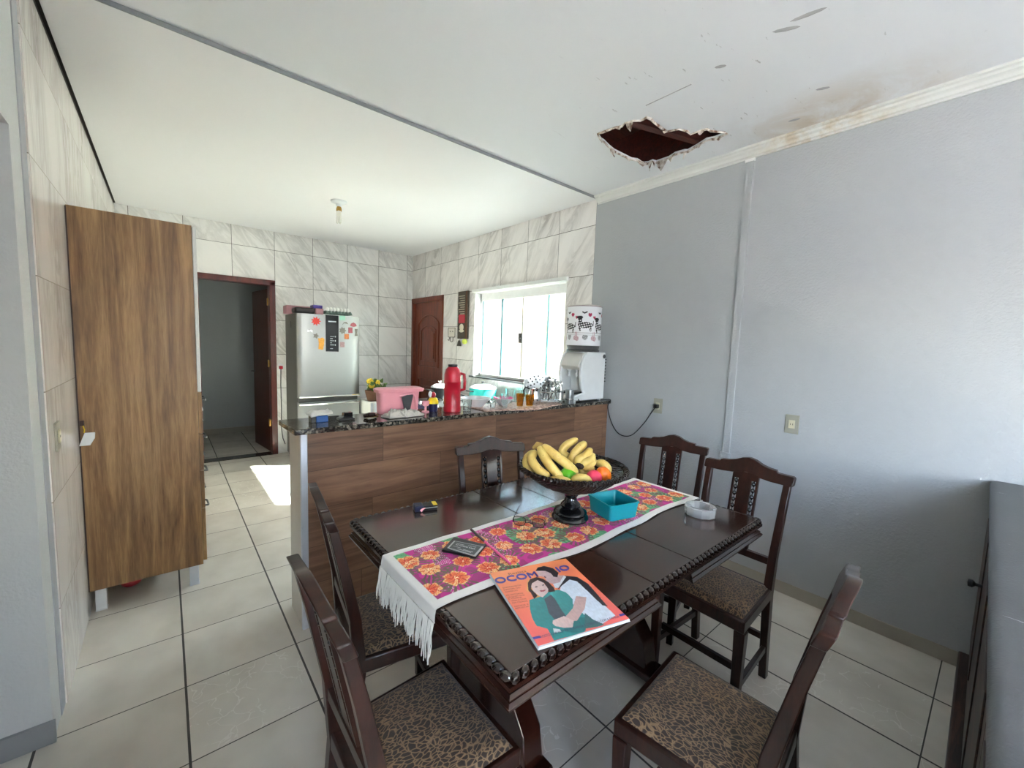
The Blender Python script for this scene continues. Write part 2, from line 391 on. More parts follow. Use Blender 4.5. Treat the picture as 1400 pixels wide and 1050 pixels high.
    def build(s, name, mats, parent=None, origin=None, bevel=0, smooth=40, solid=0, local=False, subsurf=0, fixn=True):
        if not isinstance(mats, (list, tuple)): mats = [mats]
        if origin is None: origin = Vector(parent.get('_o', (0, 0, 0))) if (parent is not None and not local) else Vector((0, 0, 0))
        origin = Vector(origin)
        if parent is not None and not local: org2 = Vector(parent.get('_o', (0, 0, 0)))
        me = bpy.data.meshes.new(name)
        me.from_pydata([tuple(p - origin) for p in s.v], [], s.f)
        for m in mats: me.materials.append(m)
        me.polygons.foreach_set('material_index', s.m)
        if fixn:
            bm = bmesh.new(); bm.from_mesh(me); bmesh.ops.recalc_face_normals(bm, faces=bm.faces); bm.to_mesh(me); bm.free()
        if smooth:
            me.polygons.foreach_set('use_smooth', [True] * len(me.polygons)); me.set_sharp_from_angle(angle=R(smooth))
        me.update()
        o = bpy.data.objects.new(name, me); COL.objects.link(o)
        if parent is not None:
            o.parent = parent; o['_o'] = list(parent.get('_o', (0, 0, 0)))
        else:
            o.location = origin; o['_o'] = list(origin)
        if solid:
            md = o.modifiers.new('s', 'SOLIDIFY'); md.thickness = solid; md.offset = 0
        if bevel:
            md = o.modifiers.new('b', 'BEVEL'); md.width = bevel; md.segments = 2; md.limit_method = 'ANGLE'; md.angle_limit = R(40)
            md.harden_normals = False
        if subsurf:
            md = o.modifiers.new('ss', 'SUBSURF'); md.levels = subsurf; md.render_levels = subsurf
        return o
def tag(o, label=None, cat=None, group=None, kind=None):
    if label: o['label'] = label
    if cat: o['category'] = cat
    if group: o['group'] = group
    if kind: o['kind'] = kind
    return o
def thing(name, label, cat, loc=(0, 0, 0), rotz=0, group=None, kind=None):
    o = bpy.data.objects.new(name, None); COL.objects.link(o); o.location = loc; o.rotation_euler = (0, 0, rotz)
    o.empty_display_size = .05; o['_o'] = list(loc)
    return tag(o, label, cat, group, kind)
def kids(o): return [c for c in list(COL.objects) if c.parent == o]
def copy_tree(o, parent=None):
    c = o.copy(); COL.objects.link(c); c.parent = parent
    for ch in kids(o): copy_tree(ch, c)
    return c
def struct(name, mb, mats, parent=None, **k):
    o = mb.build(name, mats, parent, **k)
    if parent is None: o['kind'] = 'structure'
    return o
def paint(o, fn):
    me = o.data; ca = me.color_attributes.new('Col', 'FLOAT_COLOR', 'POINT')
    buf = []
    for v in me.vertices: buf += list(fn(v.co))[:3] + [1.0]
    ca.data.foreach_set('color', buf)
def inpoly(x, y, P):
    c = False; n = len(P); j = n - 1
    for i in range(n):
        xi, yi = P[i]; xj, yj = P[j]
        if (yi > y) != (yj > y) and x < (xj - xi) * (y - yi) / (yj - yi) + xi: c = not c
        j = i
    return c

# ---------------------------------------------------------------- setting
XL, XR, YB = -.36, 2.95, 5.97
KZ, DZ = 2.80, 2.815
TOP = 3.35
struct('floor', MB().box(-2.2, 3.15, -3.4, 8.3, -.08, 0), M['tile_floor'])
w = MB()                                                    # left wall: painted end and lintel over the hall opening
w.box(XL - .15, XL, 2.11, 8.2, 0, TOP); w.box(XL - .15, XL, -3.2, 2.11, 2.147, TOP); w.box(XL - .15, XL, -3.35, -2.7, 0, 2.147); w.box(XL - .15, XL, -.8, 1.15, 0, 2.147); w.box(XL - .15, XL, -2.7, -.8, 0, .75)
struct('wall_left', w, M['light_paint'])
struct('trim_5', MB().box(XL, XL + .004, 2.24, 2.309, 0, 2.775), simple('grey corner shading', 'A9ACB2', .5), bevel=.001)  # grey strip painted in for the shading on the corner bevel
struct('wall_left_tiled', MB().box(XL, XL + .008, 2.31, YB, 0, 2.775), M['tile_left'])
struct('wall_hall', MB().box(-2.2, XL - .002, 2.112, 2.26, 0, TOP), M['hall_paint'])
struct('baseboard_hall', MB().box(-2.05, XL + .008, 2.097, 2.1115, 0, .085), M['hall_skirt'], bevel=.002)
struct('wall_hall_end', MB().box(-2.2, -2.05, .75, 2.22, 0, TOP), M['hall_paint'])
# right wall, grey stretch
w = MB().box(XR, XR + .15, -3.35, 2.44, 0, TOP)
struct('wall_right', w, M['grey_paint'])
# right wall, tiled stretch with window and back door openings
w = MB(); T0, T1 = XR, XR + .15
WY0, WY1, WZ0, WZ1 = 2.755, 4.29, 1.11, 2.135
DY0, DY1, DTZ = 5.03, 5.97, 2.15
w.box(T0, T1, 2.44, WY0, 0, TOP); w.box(T0, T1, WY0, WY1, 0, WZ0); w.box(T0, T1, WY0, WY1, WZ1, TOP)
w.box(T0, T1, WY1, DY0, 0, TOP); w.box(T0, T1, DY0, 6.12, DTZ, TOP)
struct('wall_right_tiled', w, M['tile_right'])
# back wall with doorway
w = MB(); BX0, BX1, BZ = .25, 1.075, 2.2
w.box(XL, BX0, YB, YB + .13, 0, TOP); w.box(BX0, BX1, YB, YB + .13, BZ, TOP); w.box(BX1, XR + .15, YB, YB + .13, 0, TOP)
struct('wall_back', w, M['tile_back'])
# back room
struct('wall_back_room', MB().box(XL, 2.2, 7.62, 7.74, 0, TOP).box(2.0, 2.12, YB + .13, 7.62, 0, TOP), M['back_paint'])
struct('baseboard_back_room', MB().box(XL, 2.0, 7.6, 7.62, 0, .09), M['tile_edge'])
struct('ceiling_back_room', MB().box(XL, 2.0, YB + .13, 7.62, 2.75, 2.8), M['white_paint'])
# room behind the camera: a wall with a wide glazed opening
w = MB(); w.box(XL - .15, 1.2, -3.35, -3.2, 0, TOP).box(1.2, 1.9, -3.35, -3.2, 0, 1.1).box(1.2, 1.9, -3.35, -3.2, 2.0, TOP).box(1.9, XR + .15, -3.35, -3.2, 0, TOP)
struct('wall_front', w, M['light_paint'])
w = MB(); w.box(-2.05, XL - .151, .75, .9, 0, TOP)
struct('wall_front_hall', w, M['hall_paint'])
# ceilings
w = MB().box(XL + .02, XR - .008, 2.435, YB - .008, KZ, KZ + .02)
struct('ceiling', w, M['kceil'])
struct('trim_1', MB().box(XL, XR, 2.425, 2.434, KZ - .004, DZ + .012), simple('ceiling joint', '8A8D90', .5))
struct('trim_2', MB().box(XL, XL + .02, 2.33, YB, 2.806, 2.82).box(XL, XL + .006, 2.33, YB, 2.775, 2.81), simple('dark shadow gap', '2E2823', .9))  # dark strips stand in for the shade in the gap beside the ceiling
struct('ceiling_hall', MB().box(-2.05, XL - .15, .9, 2.22, 2.6, 2.66), M['light_paint'])
hole_px = [(130, 288), (150, 279), (165, 275), (215, 255), (245, 249), (262, 236), (300, 225), (335, 225), (365, 205), (385, 215), (400, 230), (440, 262), (465, 275), (520, 265), (560, 275), (575, 290), (610, 275), (655, 262), (672, 272), (740, 278), (752, 285), (690, 310), (650, 318), (600, 350), (560, 372), (545, 372), (500, 385), (470, 405), (410, 425), (392, 420), (370, 430), (345, 432), (320, 415), (292, 411), (260, 395), (210, 370), (185, 350), (160, 325), (148, 318), (135, 300)]
hole = [onz(780 + a / 3.5, 100 + b / 3.5, DZ) for a, b in hole_px]
bm = bmesh.new()
outer = [(XL, -3.2), (XR, -3.2), (XR, 2.425), (XL, 2.425)]
ov = [bm.verts.new((x, y, DZ)) for x, y in outer]; hv = [bm.verts.new(p) for p in hole]
es = [bm.edges.new((L[i], L[(i + 1) % len(L)])) for L in (ov, hv) for i in range(len(L))]
bmesh.ops.triangle_fill(bm, use_beauty=True, use_dissolve=False, edges=es)
ret = bmesh.ops.extrude_face_region(bm, geom=list(bm.faces))
for g in ret['geom']:
    if isinstance(g, bmesh.types.BMVert): g.co.z += .012
bmesh.ops.recalc_face_normals(bm, faces=bm.faces)
me = bpy.data.meshes.new('ceiling'); bm.to_mesh(me); bm.free(); me.materials.append(M['ceil'])
ceil = bpy.data.objects.new('ceiling', me); COL.objects.link(ceil); ceil['kind'] = 'structure'; ceil['_o'] = [0, 0, 0]
# ragged skin curling down round the hole
cen = sum(hole, Vector()) / len(hole)
fl = MB()
rnd = random.Random(3)
def flap(i, n, ln, w=.5):
    a, b = hole[i], hole[(i + n) % len(hole)]
    inw = (cen - (a + b) / 2); inw.z = 0; inw.normalize()
    t = (a + b) / 2 + inw * ln * .35 + Vector((0, 0, -ln))
    q1, q2 = a.lerp(t, .5) + Vector((rnd.uniform(-.006, .006), .004, -.004)), b.lerp(t, .45) - Vector((.003, rnd.uniform(-.006, .006), .006))
    for dz in (0, .0025):
        pass
    fl.add([a, b, q2, t, q1] + [p + inw * .003 for p in (a, b, q2, t, q1)], [(0, 1, 2, 3, 4), (9, 8, 7, 6, 5), (0, 5, 6, 1), (1, 6, 7, 2), (2, 7, 8, 3), (3, 8, 9, 4), (4, 9, 5, 0)])
for i, n, ln in [(3, 1, .02), (5, 1, .05), (16, 1, .03), (20, 1, .03), (22, 1, .03), (24, 1, .06), (26, 1, .045), (27, 1, .085), (28, 1, .04), (29, 1, .075), (30, 2, .04), (33, 1, .03), (35, 1, .06), (36, 1, .025), (38, 1, .03), (11, 1, .02)]:
    flap(i, n, ln)
torn = fl.build('torn_flap', M['torn'], ceil, smooth=0)
# broken rim, lighter plaster edge following the hole
rim = MB()
pts = [p + Vector((0, 0, -.002 - .006 * rnd.random())) for p in hole]
rim.tube(pts, [.004 + .005 * rnd.random() for _ in pts], 5, closed=True)
rim.build('broken_rim', M['torn'], ceil, smooth=0)
# crack and flaking paint on the ceiling, small raised pieces
cr = MB(); a, b = onz(883, 144, DZ), onz(945, 115, DZ)
cr.bar(a + Vector((0, 0, -.001)), b + Vector((0, 0, -.001)), .006, .002)
for (u, vv, l) in [(1075, 40, .05), (1105, 20, .06), (1125, 121, .03), (985, 91, .025), (1086, 164, .03)]:
    p = onz(u, vv, DZ - .001); cr.ball(p, (l, .012, .002), 8, 4, 0, Matrix.Rotation(R(-62) + rnd.uniform(-.3, .3), 3, 'Z'))
cr.build('paint_flake', simple('bare plaster patch', 'A9A9AA', .8), ceil)
# attic
struct('ceiling_attic', MB().box(-2.2, 3.15, -3.35, 8.2, TOP, TOP + .08), M['deck'])
w = MB()
for k in range(9): w.bar((1.7 + .16 * k, 3.0, 2.98 + .035 * k), (1.9 + .16 * k, .2, 3.0 + .035 * k), .11, .03)
w.bar((1.6, 1.75, 2.88), (2.95, 1.35, 2.90), .05, .09)
struct('ceiling_attic_beams', w, M['deck'])
struct('ceiling_attic_lining', MB().box(XR - .03, XR - .001, .2, 2.6, DZ + .03, TOP).box(1.4, XR - .03, 2.6, 2.62, DZ + .03, TOP), M['deck'])
# crown moulding
prof = [(0, 0), (-.065, 0), (-.065, -.012), (-.05, -.016), (-.046, -.026), (-.03, -.034), (-.022, -.048), (-.01, -.052), (-.01, -.062), (0, -.062)]
w = MB().prism(prof, -3.2, 2.425, lambda a, b, c: (XR + a, c, DZ + b))
struct('trim_3', w, M['crown'], smooth=30)
w = MB().prism(prof, -3.2, 2.22, lambda a, b, c: (XL - a, c, DZ + b))
struct('trim_4', w, M['crown'], smooth=30)
struct('baseboard_right', MB().box(XR - .009, XR, .01, 2.2, 0, .075), M['tile_edge'], bevel=.002)

# window with white reveal, head rail, sliding panes
win = thing('window_1', None, None, (XR, (WY0 + WY1) / 2, WZ0), kind='structure')
w = MB(); t = .012
w.box(T0 + .001, T1, WY0, WY0 + t, WZ0, WZ1).box(T0 + .001, T1, WY1 - t, WY1, WZ0, WZ1).box(T0 + .001, T1, WY0, WY1, WZ1 - t, WZ1)
w.box(T0 - .03, T0 + .03, WY0 - .02, WY1 + .02, WZ1 - .005, WZ1 + .032)
w.build('window_reveal', M['white_paint'], win, bevel=.002)
w = MB(); fx0, fx1 = T0 + .085, T0 + .125
w.box(fx0, fx1, WY0 + t, WY1 - t, WZ0, WZ0 + .03).box(fx0, fx1, WY0 + t, WY1 - t, WZ1 - .1, WZ1 - t).box(fx0, fx1, WY1 - t - .02, WY1 - t, WZ0, WZ1 - t)
w.box(fx0, fx1, WY0 + t, WY0 + t + .012, WZ0, WZ1 - t)
w.build('window_frame', M['white_paint'], win)
py = [WY0 + .02, 3.11, 3.485, 3.86, WY1 - .03]
for i in range(4):
    xx = T0 + (.095 if i in (1, 2) else .108)
    g = MB().box(xx, xx + .006, py[i] - .01, py[i + 1] + .01, WZ0 + .03, WZ1 - .1).build('window_pane', M['pane'], win)
    e = MB().box(xx - .001, xx + .007, py[i + 1] - .004, py[i + 1] + .006, WZ0 + .03, WZ1 - .1)
    e.build('pane_edge', M['dgrey_plastic'], g)
    if i in (0, 2, 3): MB().box(xx - .001, xx + .007, py[i + 1] - .028, py[i + 1] - .0045, WZ0 + .03, WZ1 - .1).build('aqua_strip', M['pane_edge'], g)
w = MB().box(T0 + .07, T0 + .095, 3.455, 3.515, 1.53, 1.64); w.lathe([(.014, 0), (.014, .02), (.001, .022)], (T0 + .07, 3.485, 1.585), 12, mat=Matrix.Rotation(R(-90), 3, 'Y'))
w.build('window_lock', M['dgrey_plastic'], win, bevel=.004)
MB().box(T0 - .035, T0 + .14, WY0 - .0, WY1 + .04, WZ0 - .02, WZ0).build('window_sill', M['sill'], win, bevel=.003)
# small yard beyond the window
struct('ground_yard', MB().box(3.15, 9.0, -3.4, 12, -.12, -.02), M['yard'])
struct('wall_yard', MB().box(4.4, 4.55, -2.5, 5.45, 0, 2.3), M['outside'])
struct('trim_sky_blocker', MB().box(3.15, 3.6, -3.4, 8.2, 2.78, 2.86), M['white_paint'])  # unseen eave, added to cut the sky light reaching the yard wall
struct('wall_yard_far', MB().box(7.2, 7.4, 4.2, 11, 0, 2.6), M['outside_white'])
dp = thing('downpipe', 'grey vertical drainpipe outside, seen through the left window pane', 'pipe', (4.36, 5.72, 0))
w = MB().tube([(4.42, 5.9, -.02), (4.42, 5.9, 2.9)], .05, 14); w.build('pipe', M['grey_plastic'], dp)
MB().box(4.36, 4.48, 5.83, 5.97, 1.2, 1.26).build('pipe_clamp', M['steel'], dp)

# doorway in the back wall, its leaf swung into the back room
dr = thing('door_1', None, None, (BX0, YB, 0), kind='structure')
w = MB(); fw = .06
for a, b in ((BX0 - .005, BX0 + fw), (BX1 - fw, BX1 + .005)): w.box(a, b, YB - .02, YB + .14, 0, BZ - fw * .2)
w.box(BX0 - .005, BX1 + .005, YB - .02, YB + .14, BZ - fw, BZ + .004)
w.build('door_frame', M['frame_wood'], dr, bevel=.004)
MB().box(BX0, BX1, YB - .03, YB + .13, 0, .006).build('threshold', M['granite'], dr)
hx, hy = BX1 - fw, YB + .12
ang = R(97)                        # leaf swung away from the kitchen
ca, sa = math.cos(ang), math.sin(ang)
def leafpt(a, b, c): return (hx + a * ca + b * sa, hy + a * sa - b * ca, c)
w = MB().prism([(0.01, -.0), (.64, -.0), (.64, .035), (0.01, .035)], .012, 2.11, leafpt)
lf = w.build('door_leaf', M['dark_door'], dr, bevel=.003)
for z in (.35, 1.12, 1.9):
    MB().box(hx - .012, hx + .012, hy - .035, hy + .012, z, z + .09).build('hinge', M['brass'], dr, bevel=.002)
w = MB().tube([leafpt(.58, -.0, 1.03), leafpt(.58, .085, 1.03), leafpt(.47, .085, 1.03)], .009, 8)
w.tube([leafpt(.58, .0, 1.03), leafpt(.58, -.045, 1.03), leafpt(.47, -.045, 1.03)], .009, 8)
w.build('door_handle', M['dgrey_plastic'], lf)
# panelled back door on the right wall
dr = thing('door_2', None, None, (XR, DY0, 0), kind='structure')
w = MB(); w.box(XR - .015, XR + .15, DY0, DY0 + .06, 0, DTZ).box(XR - .015, XR + .15, DY1 - .05, DY1 - .001, 0, DTZ).box(XR - .015, XR + .15, DY0, DY1 - .001, DTZ - .06, DTZ + .01)
w.build('door_frame', M['door_wood'], dr, bevel=.004)
d0, d1 = DY0 + .06, DY1 - .05
lf = MB().box(XR + .035, XR + .07, d0, d1, .01, DTZ - .06).build('door_leaf', M['door_wood'], dr)
def archpoly(y0, y1, z0, z1, rise, n=10):
    P = [(y0, z0), (y1, z0), (y1, z1)]
    for i in range(n + 1):
        t = i / n; P.append((y1 + (y0 - y1) * t, z1 + rise * math.sin(PI * t) ** .8))
    P.append((y0, z1)); return P
w = MB()
for (m0, xx) in ((.1, .034), (.15, .028), (.2, .034), (.25, .026)):
    pass
def rail(P, r, x):
    pts = [(x, a, b) for a, b in P]; w.tube(pts, r, 6, closed=True)
rail(archpoly(d0 + .12, d1 - .12, 1.15, 1.78, .12), .014, XR + .033); rail(archpoly(d0 + .2, d1 - .2, 1.23, 1.68, .07), .011, XR + .033)
rail(archpoly(d0 + .12, d1 - .12, .2, .95, .0), .014, XR + .033); rail(archpoly(d0 + .2, d1 - .2, .3, .85, .0), .011, XR + .033)
w.prism(archpoly(d0 + .24, d1 - .24, 1.27, 1.64, .06), .018, .036, lambda a, b, c: (XR + c, a, b)); w.prism(archpoly(d0 + .24, d1 - .24, .34, .8, 0), .018, .036, lambda a, b, c: (XR + c, a, b))
w.build('raised_panel', M['door_wood'], lf)

# ---------------------------------------------------------------- bar with granite top
bar = thing('breakfast_bar', 'long breakfast bar clad in brown wood-look boards under a granite top', 'bar counter', (1.7, 2.33, 0))
MB().box(.53, XR - .002, 2.205, 2.215, 0, 1.029).build('bar_front', M['barwood'], bar)
MB().box(.545, XR - .002, 2.2155, 2.45, 0, 1.029).build('bar_core', M['tile_back'], bar)
MB().box(.5, .5445, 2.222, 2.455, 0, 1.029).build('tiled_end', simple('pale end tile', 'C9C2B8', .3), bar)
MB().box(.497, .529, 2.2, 2.2215, 0, 1.029).build('corner_trim', M['alu'], bar, bevel=.003)
w = MB().prism([(.465, 2.17), (XR - .001, 2.17), (XR - .001, 2.49), (.455, 2.49)], 1.03, 1.058)
w.build('granite_top', M['granite'], bar, bevel=.004)
BZT = 1.058
# kitchen run behind it
wt = thing('sink_counter', 'low kitchen counter with grey granite worktop beneath the window', 'counter', (2.6, 3.0, 0))
MB().box(2.32, XR - .002, 2.5, 3.5, .1, .83).build('cabinet_body', M['cab_white'], wt, bevel=.003)
MB().box(2.28, XR - .002, 2.495, 3.52, .831, .86).build('worktop', M['granite'], wt, bevel=.003)
MB().box(2.36, 2.9, 2.52, 3.48, 0, .0995).build('plinth', M['black'], wt)
for k in range(3):
    d = MB().box(2.302, 2.3195, 2.51 + .33 * k, 2.83 + .33 * k, .12, .82).build('door', M['cab_white'], wt, bevel=.002)
    MB().tube([(2.3, 2.6 + .33 * k, .76), (2.28, 2.6 + .33 * k, .76), (2.28, 2.72 + .33 * k, .76), (2.3, 2.72 + .33 * k, .76)], .005, 6).build('handle', M['chrome'], d)
w = MB().tube([(2.86, 3.05, .86), (2.86, 3.05, 1.13), (2.84, 3.05, 1.16), (2.76, 3.05, 1.17), (2.7, 3.05, 1.13)], .012, 10); w.lathe([(.025, 0), (.025, .03), (.014, .04)], (2.86, 3.05, .86), 14)
tag(w.build('tap', M['chrome'], origin=(2.86, 3.05, .86)), 'chrome tap on the counter beneath the window', 'tap')
# stove
sv = thing('stove', 'white gas stove with a row of white knobs, past the bar under the window', 'stove', (2.5, 3.9, 0))
MB().box(2.14, 2.92, 3.56, 4.22, .06, .84).build('body', M['cab_white'], sv, bevel=.006)
MB().box(2.1, 2.92, 3.54, 4.24, .8405, .868).build('hob', M['steel'], sv, bevel=.006)
MB().prism([(2.07, .74), (2.139, .74), (2.139, .84), (2.095, .84)], 3.56, 4.22, lambda a, b, c: (a, c, b)).build('control_panel', M['navy'], sv, bevel=.003)
for k in range(5):
    w = MB().lathe([(.022, 0), (.022, .012), (.017, .03), (.001, .031)], (2.1, 3.66 + .115 * k, .845), 14, mat=Matrix.Rotation(R(-60), 3, 'Y')); w.build('knob', M['white_plastic'], sv)
for (x, y) in ((2.32, 3.72), (2.32, 4.06), (2.7, 3.72), (2.7, 4.06)):
    w = MB().lathe([(.05, 0), (.05, .012), (.03, .016), (.001, .017)], (x, y, .8685), 16)
    for a in range(4):
        c_, s_ = math.cos(a * PI / 2), math.sin(a * PI / 2); w.bar((x + .03 * c_, y + .03 * s_, .893), (x + .12 * c_, y + .12 * s_, .893), .008, .01); w.bar((x + .115 * c_, y + .115 * s_, .87), (x + .115 * c_, y + .115 * s_, .893), .008, .008, up=(1, 0, 0))
    w.build('burner', M['black'], sv)
for q in ((2.2, 3.62), (2.2, 4.16), (2.86, 3.62), (2.86, 4.16)): MB().box(q[0] - .02, q[0] + .02, q[1] - .02, q[1] + .02, 0, .06).build('foot', M['black'], sv)
def pot(name, label, x, y, z, r, h, mat, lid=None, knob=None, handle=None, cat='pan', group=None):
    t = thing(name, label, cat, (x, y, z), group=group)
    MB().lathe([(r * .9, 0), (r, .012), (r, h), (r * 1.04, h), (r * .96, h - .003), (r * .94, .014), (.001, .01)], (x, y, z), 28, cap=False).build('pan_body', mat, t)
    if lid: MB().lathe([(r * 1.03, h + .001), (r * .98, h + .012), (r * .6, h + .035), (.001, h + .045)], (x, y, z), 28).build('lid', lid, t)
    if knob: MB().lathe([(.008, h + .044), (.008, h + .056), (.02, h + .062), (.018, h + .074), (.001, h + .077)], (x, y, z), 14).build('lid_knob', knob, t)
    if handle:
        w = MB().tube([(x - r * .98, y - .03, z + h * .75), (x - r - .05, y - .03, z + h * .8), (x - r - .05, y + .03, z + h * .8), (x - r * .98, y + .03, z + h * .75)], .007, 8); w.build('side_handle', handle, t)
    return t
pot('cooking_pot', 'aqua pot with white lid on the stove, right of the red flask', 2.7, 3.72, .8985, .15, .12, M['aqua'], M['white_plastic'], M['black'], M['black'], 'pot')
pot('cooking_pot', 'black pot with a pale lid on the stove, left of the red flask', 2.34, 4.04, .8985, .1, .11, M['black'], M['white_plastic'], M['chrome'], M['black'], 'pot')
# back door side: tall dark bottle
w = MB().lathe([(.04, 0), (.042, .01), (.042, .17), (.015, .22), (.014, .27), (.017, .275), (.017, .3), (.001, .301)], (2.75, 4.38, 0), 18)
sc = thing('side_shelf', 'narrow white cabinet against the wall between stove and back door', 'cabinet', (2.76, 4.5, 0))
MB().box(2.6, 2.92, 4.28, 4.75, 0, .84).build('body', M['cab_white'], sc, bevel=.004)
MB().box(2.588, 2.5995, 4.3, 4.73, .05, .82).build('door', M['cab_white'], sc)
b = MB(); [b.v.append(p + Vector((0, 0, .84))) for p in w.v]; b.f = w.f; b.m = w.m
tag(b.build('bottle', simple('dark green glass', '1F3A22', .1, coat=.5), origin=(2.75, 4.38, .84)), 'dark green bottle standing in front of the brown back door', 'bottle')

# ---------------------------------------------------------------- refrigerator
FX0, FX1, FY0, FY1, FZ = 1.17, 1.885, 5.25, 5.9, 1.79
fr = thing('refrigerator', 'two-door stainless steel refrigerator with magnets on its door', 'refrigerator', (1.53, 5.6, 0))
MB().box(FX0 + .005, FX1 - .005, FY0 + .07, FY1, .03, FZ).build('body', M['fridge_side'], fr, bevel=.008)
ud = MB().grid(lambda u, v: (FX0 + (FX1 - FX0) * u, FY0 + .065 * (abs(2 * u - 1) ** 6) * .6 + .01 * (2 * u - 1) ** 2, .815 + (FZ - .815) * v), 24, 1)
def dooru(z0, z1):
    P = [(FX0 + (FX1 - FX0) * i / 24, FY0 + .012 * (i / 12 - 1) ** 2 + .02 * abs(i / 12 - 1) ** 10) for i in range(25)]
    P += [(FX1, FY0 + .068), (FX0, FY0 + .068)]
    return MB().prism(P, z0, z1)
ud = dooru(.8, FZ - .002).build('refrigerator_door', M['fridge'], fr, smooth=50)
ld = dooru(.06, .745).build('freezer_door', M['fridge'], fr, smooth=50)
for par, zz in ((ud, .815), (ld, .728)):
    w = MB().tube([(FX0 + .01 + (FX1 - FX0 - .02) * i / 12, FY0 - .028 + .02 * (i / 6 - 1) ** 2, zz) for i in range(13)], .017, 8, flat=.8)
    w.build('door_handle', M['chrome'], par)
MB().box(1.475, 1.625, FY0 - .004, FY0 + .006, 1.352, FZ - .003).build('control_panel', M['blackgloss'], ud, bevel=.004)
MB().box(1.505, 1.595, FY0 - .0055, FY0 - .004, 1.705, 1.72).build('name_bar', M['silver'], ud)
for z, l in ((1.53, .05), (1.505, .03), (1.48, .045), (1.455, .02), (1.43, .05), (1.385, .03)):
    MB().box(1.525, 1.525 + l, FY0 - .0055, FY0 - .004, z, z + .006).build('panel_marking', M['silver'], ud)
    if l > .04: MB().box(1.58, 1.59, FY0 - .0055, FY0 - .004, z - .006, z + .012).build('panel_button', M['silver'], ud)
MB().box(FX0 + .02, FX1 - .02, FY0 + .08, FY1 - .02, 0, .03).build('base', M['black'], fr)
MB().box(FX0 + .001, FX0 + .005, 5.6, 5.66, 1.62, 1.7).build('side_sticker', M['black'], fr)
def magnet(name, x, z, poly, mat, label, k=1.0):
    w = MB().prism([(x + a * k, z + b * k) for a, b in poly], -.004, -.0005, lambda a, b, c: (a, FY0 + c + .012 * ((a - 1.5275) / .3575) ** 2, b))
    return tag(w.build(name, mat, origin=(x, FY0 - .003, z)), label, 'fridge magnet', 'fridge magnets')
def star(n, r1, r2, ph=0): return [((r1 if i % 2 else r2) * math.cos(ph + PI * i / n), (r1 if i % 2 else r2) * math.sin(ph + PI * i / n)) for i in range(2 * n)]
def rect(a, b): return [(-a, -b), (a, -b), (a, b), (-a, b)]
m_red = simple('magnet red', 'D63A2E', .4); m_or = simple('magnet orange', 'DE9A34', .5, var=.4, bscale=200); m_br = simple('magnet maroon print', 'A0525A', .6, var=.5, bscale=300); m_gn = simple('magnet mint', '8CC0AA', .5); m_gr = simple('magnet grey', '77736A', .6, var=.4, bscale=300)
magnet('crab_magnet', 1.369, 1.706, star(9, .032, .058), m_red, 'red crab-like fridge magnet at the upper left of the door')
magnet('bow_magnet', 1.306, 1.586, [(-.03, -.012), (-.03, .018), (-.008, .008), (.008, .02), (.026, .01), (.024, -.016), (0, -.002)], M['white_plastic'], 'small white bow-shaped magnet below the red one')
magnet('grey_magnet', 1.367, 1.534, star(5, .02, .036), m_gr, 'grey flower-like magnet left of the black control panel')
magnet('figure_magnet', 1.423, 1.45, [(-.03, -.07), (.02, -.08), (.032, -.02), (.038, .05), (.012, .07), (-.01, .055), (-.032, .06), (-.026, .0)], m_or, 'tall orange and yellow figure magnet touching the control panel')
magnet('mint_magnet', 1.669, 1.764, rect(.035, .028), m_gn, 'mint green rectangular magnet, topmost on the right side')
magnet('hat_magnet', 1.706, 1.7, [(-.04, -.025), (-.02, .012), (.012, .02), (.036, -.008), (.01, -.002), (-.018, -.0)], m_gr, 'dark curved magnet under the mint green one')
magnet('fan_magnet', 1.805, 1.692, [(-.042, -.02), (-.03, .01), (0, .026), (.03, .01), (.042, -.018), (0, -.03)], m_br, 'dark red fan-shaped magnet at the right edge of the door')
magnet('cloud_magnet', 1.672, 1.612, star(7, .03, .045), m_gr, 'grey cloud-like magnet beside the control panel')
magnet('square_magnet', 1.767, 1.62, rect(.026, .034), m_br, 'maroon square magnet right of the grey cloud-like one')
magnet('figure_magnet', 1.838, 1.6, [(-.018, -.05), (.022, -.045), (.014, -.01), (.02, .04), (-.018, .04), (-.01, -.005)], m_gr, 'small upright magnet nearest the right edge')
magnet('square_magnet', 1.721, 1.541, rect(.027, .032), simple('magnet rust print', 'C0703C', .6, var=.5, bscale=300), 'rust orange square magnet below the maroon one')
magnet('square_magnet', 1.668, 1.44, rect(.027, .032), simple('magnet dusty print', 'A68484', .6, var=.5, bscale=300), 'dusty pink square magnet, lowest on the door')
# things on top of it
w = MB().box(1.16, 1.38, 5.32, 5.5, FZ, FZ + .07); tag(w.build('black_case', M['black'], origin=(1.27, 5.4, FZ), bevel=.02), 'long black case on top of the fridge, leftmost', 'case')
w = MB().box(1.12, 1.4, 5.56, 5.74, FZ, FZ + .1); tag(w.build('flat_box', M['mauve'], origin=(1.26, 5.65, FZ), bevel=.01), 'low mauve box behind the black case on the fridge', 'box')
t = thing('lunch_box', 'mauve tub with purple lid on top of the fridge', 'box', (1.43, 5.4, FZ))
MB().box(1.385, 1.475, 5.32, 5.48, FZ, FZ + .071).build('tub', M['mauve'], t, bevel=.008); MB().box(1.36, 1.465, 5.33, 5.47, FZ + .0715, FZ + .11).build('lid', M['purple'], t, bevel=.006)
et = MB(); nx, ny = 8, 5
def eggf(u, v):
    x, y = u * nx * PI, v * ny * PI
    return (1.5 + .32 * u, 5.33 + .2 * v, FZ + .02 + .04 * abs(math.sin(x)) * abs(math.sin(y)))
et.grid(eggf, 64, 40)
o = et.build('egg_tray', M['egg'], origin=(1.66, 5.43, FZ), solid=.003, smooth=80); tag(o, 'grey green egg tray on top of the fridge', 'egg tray')
w = MB()
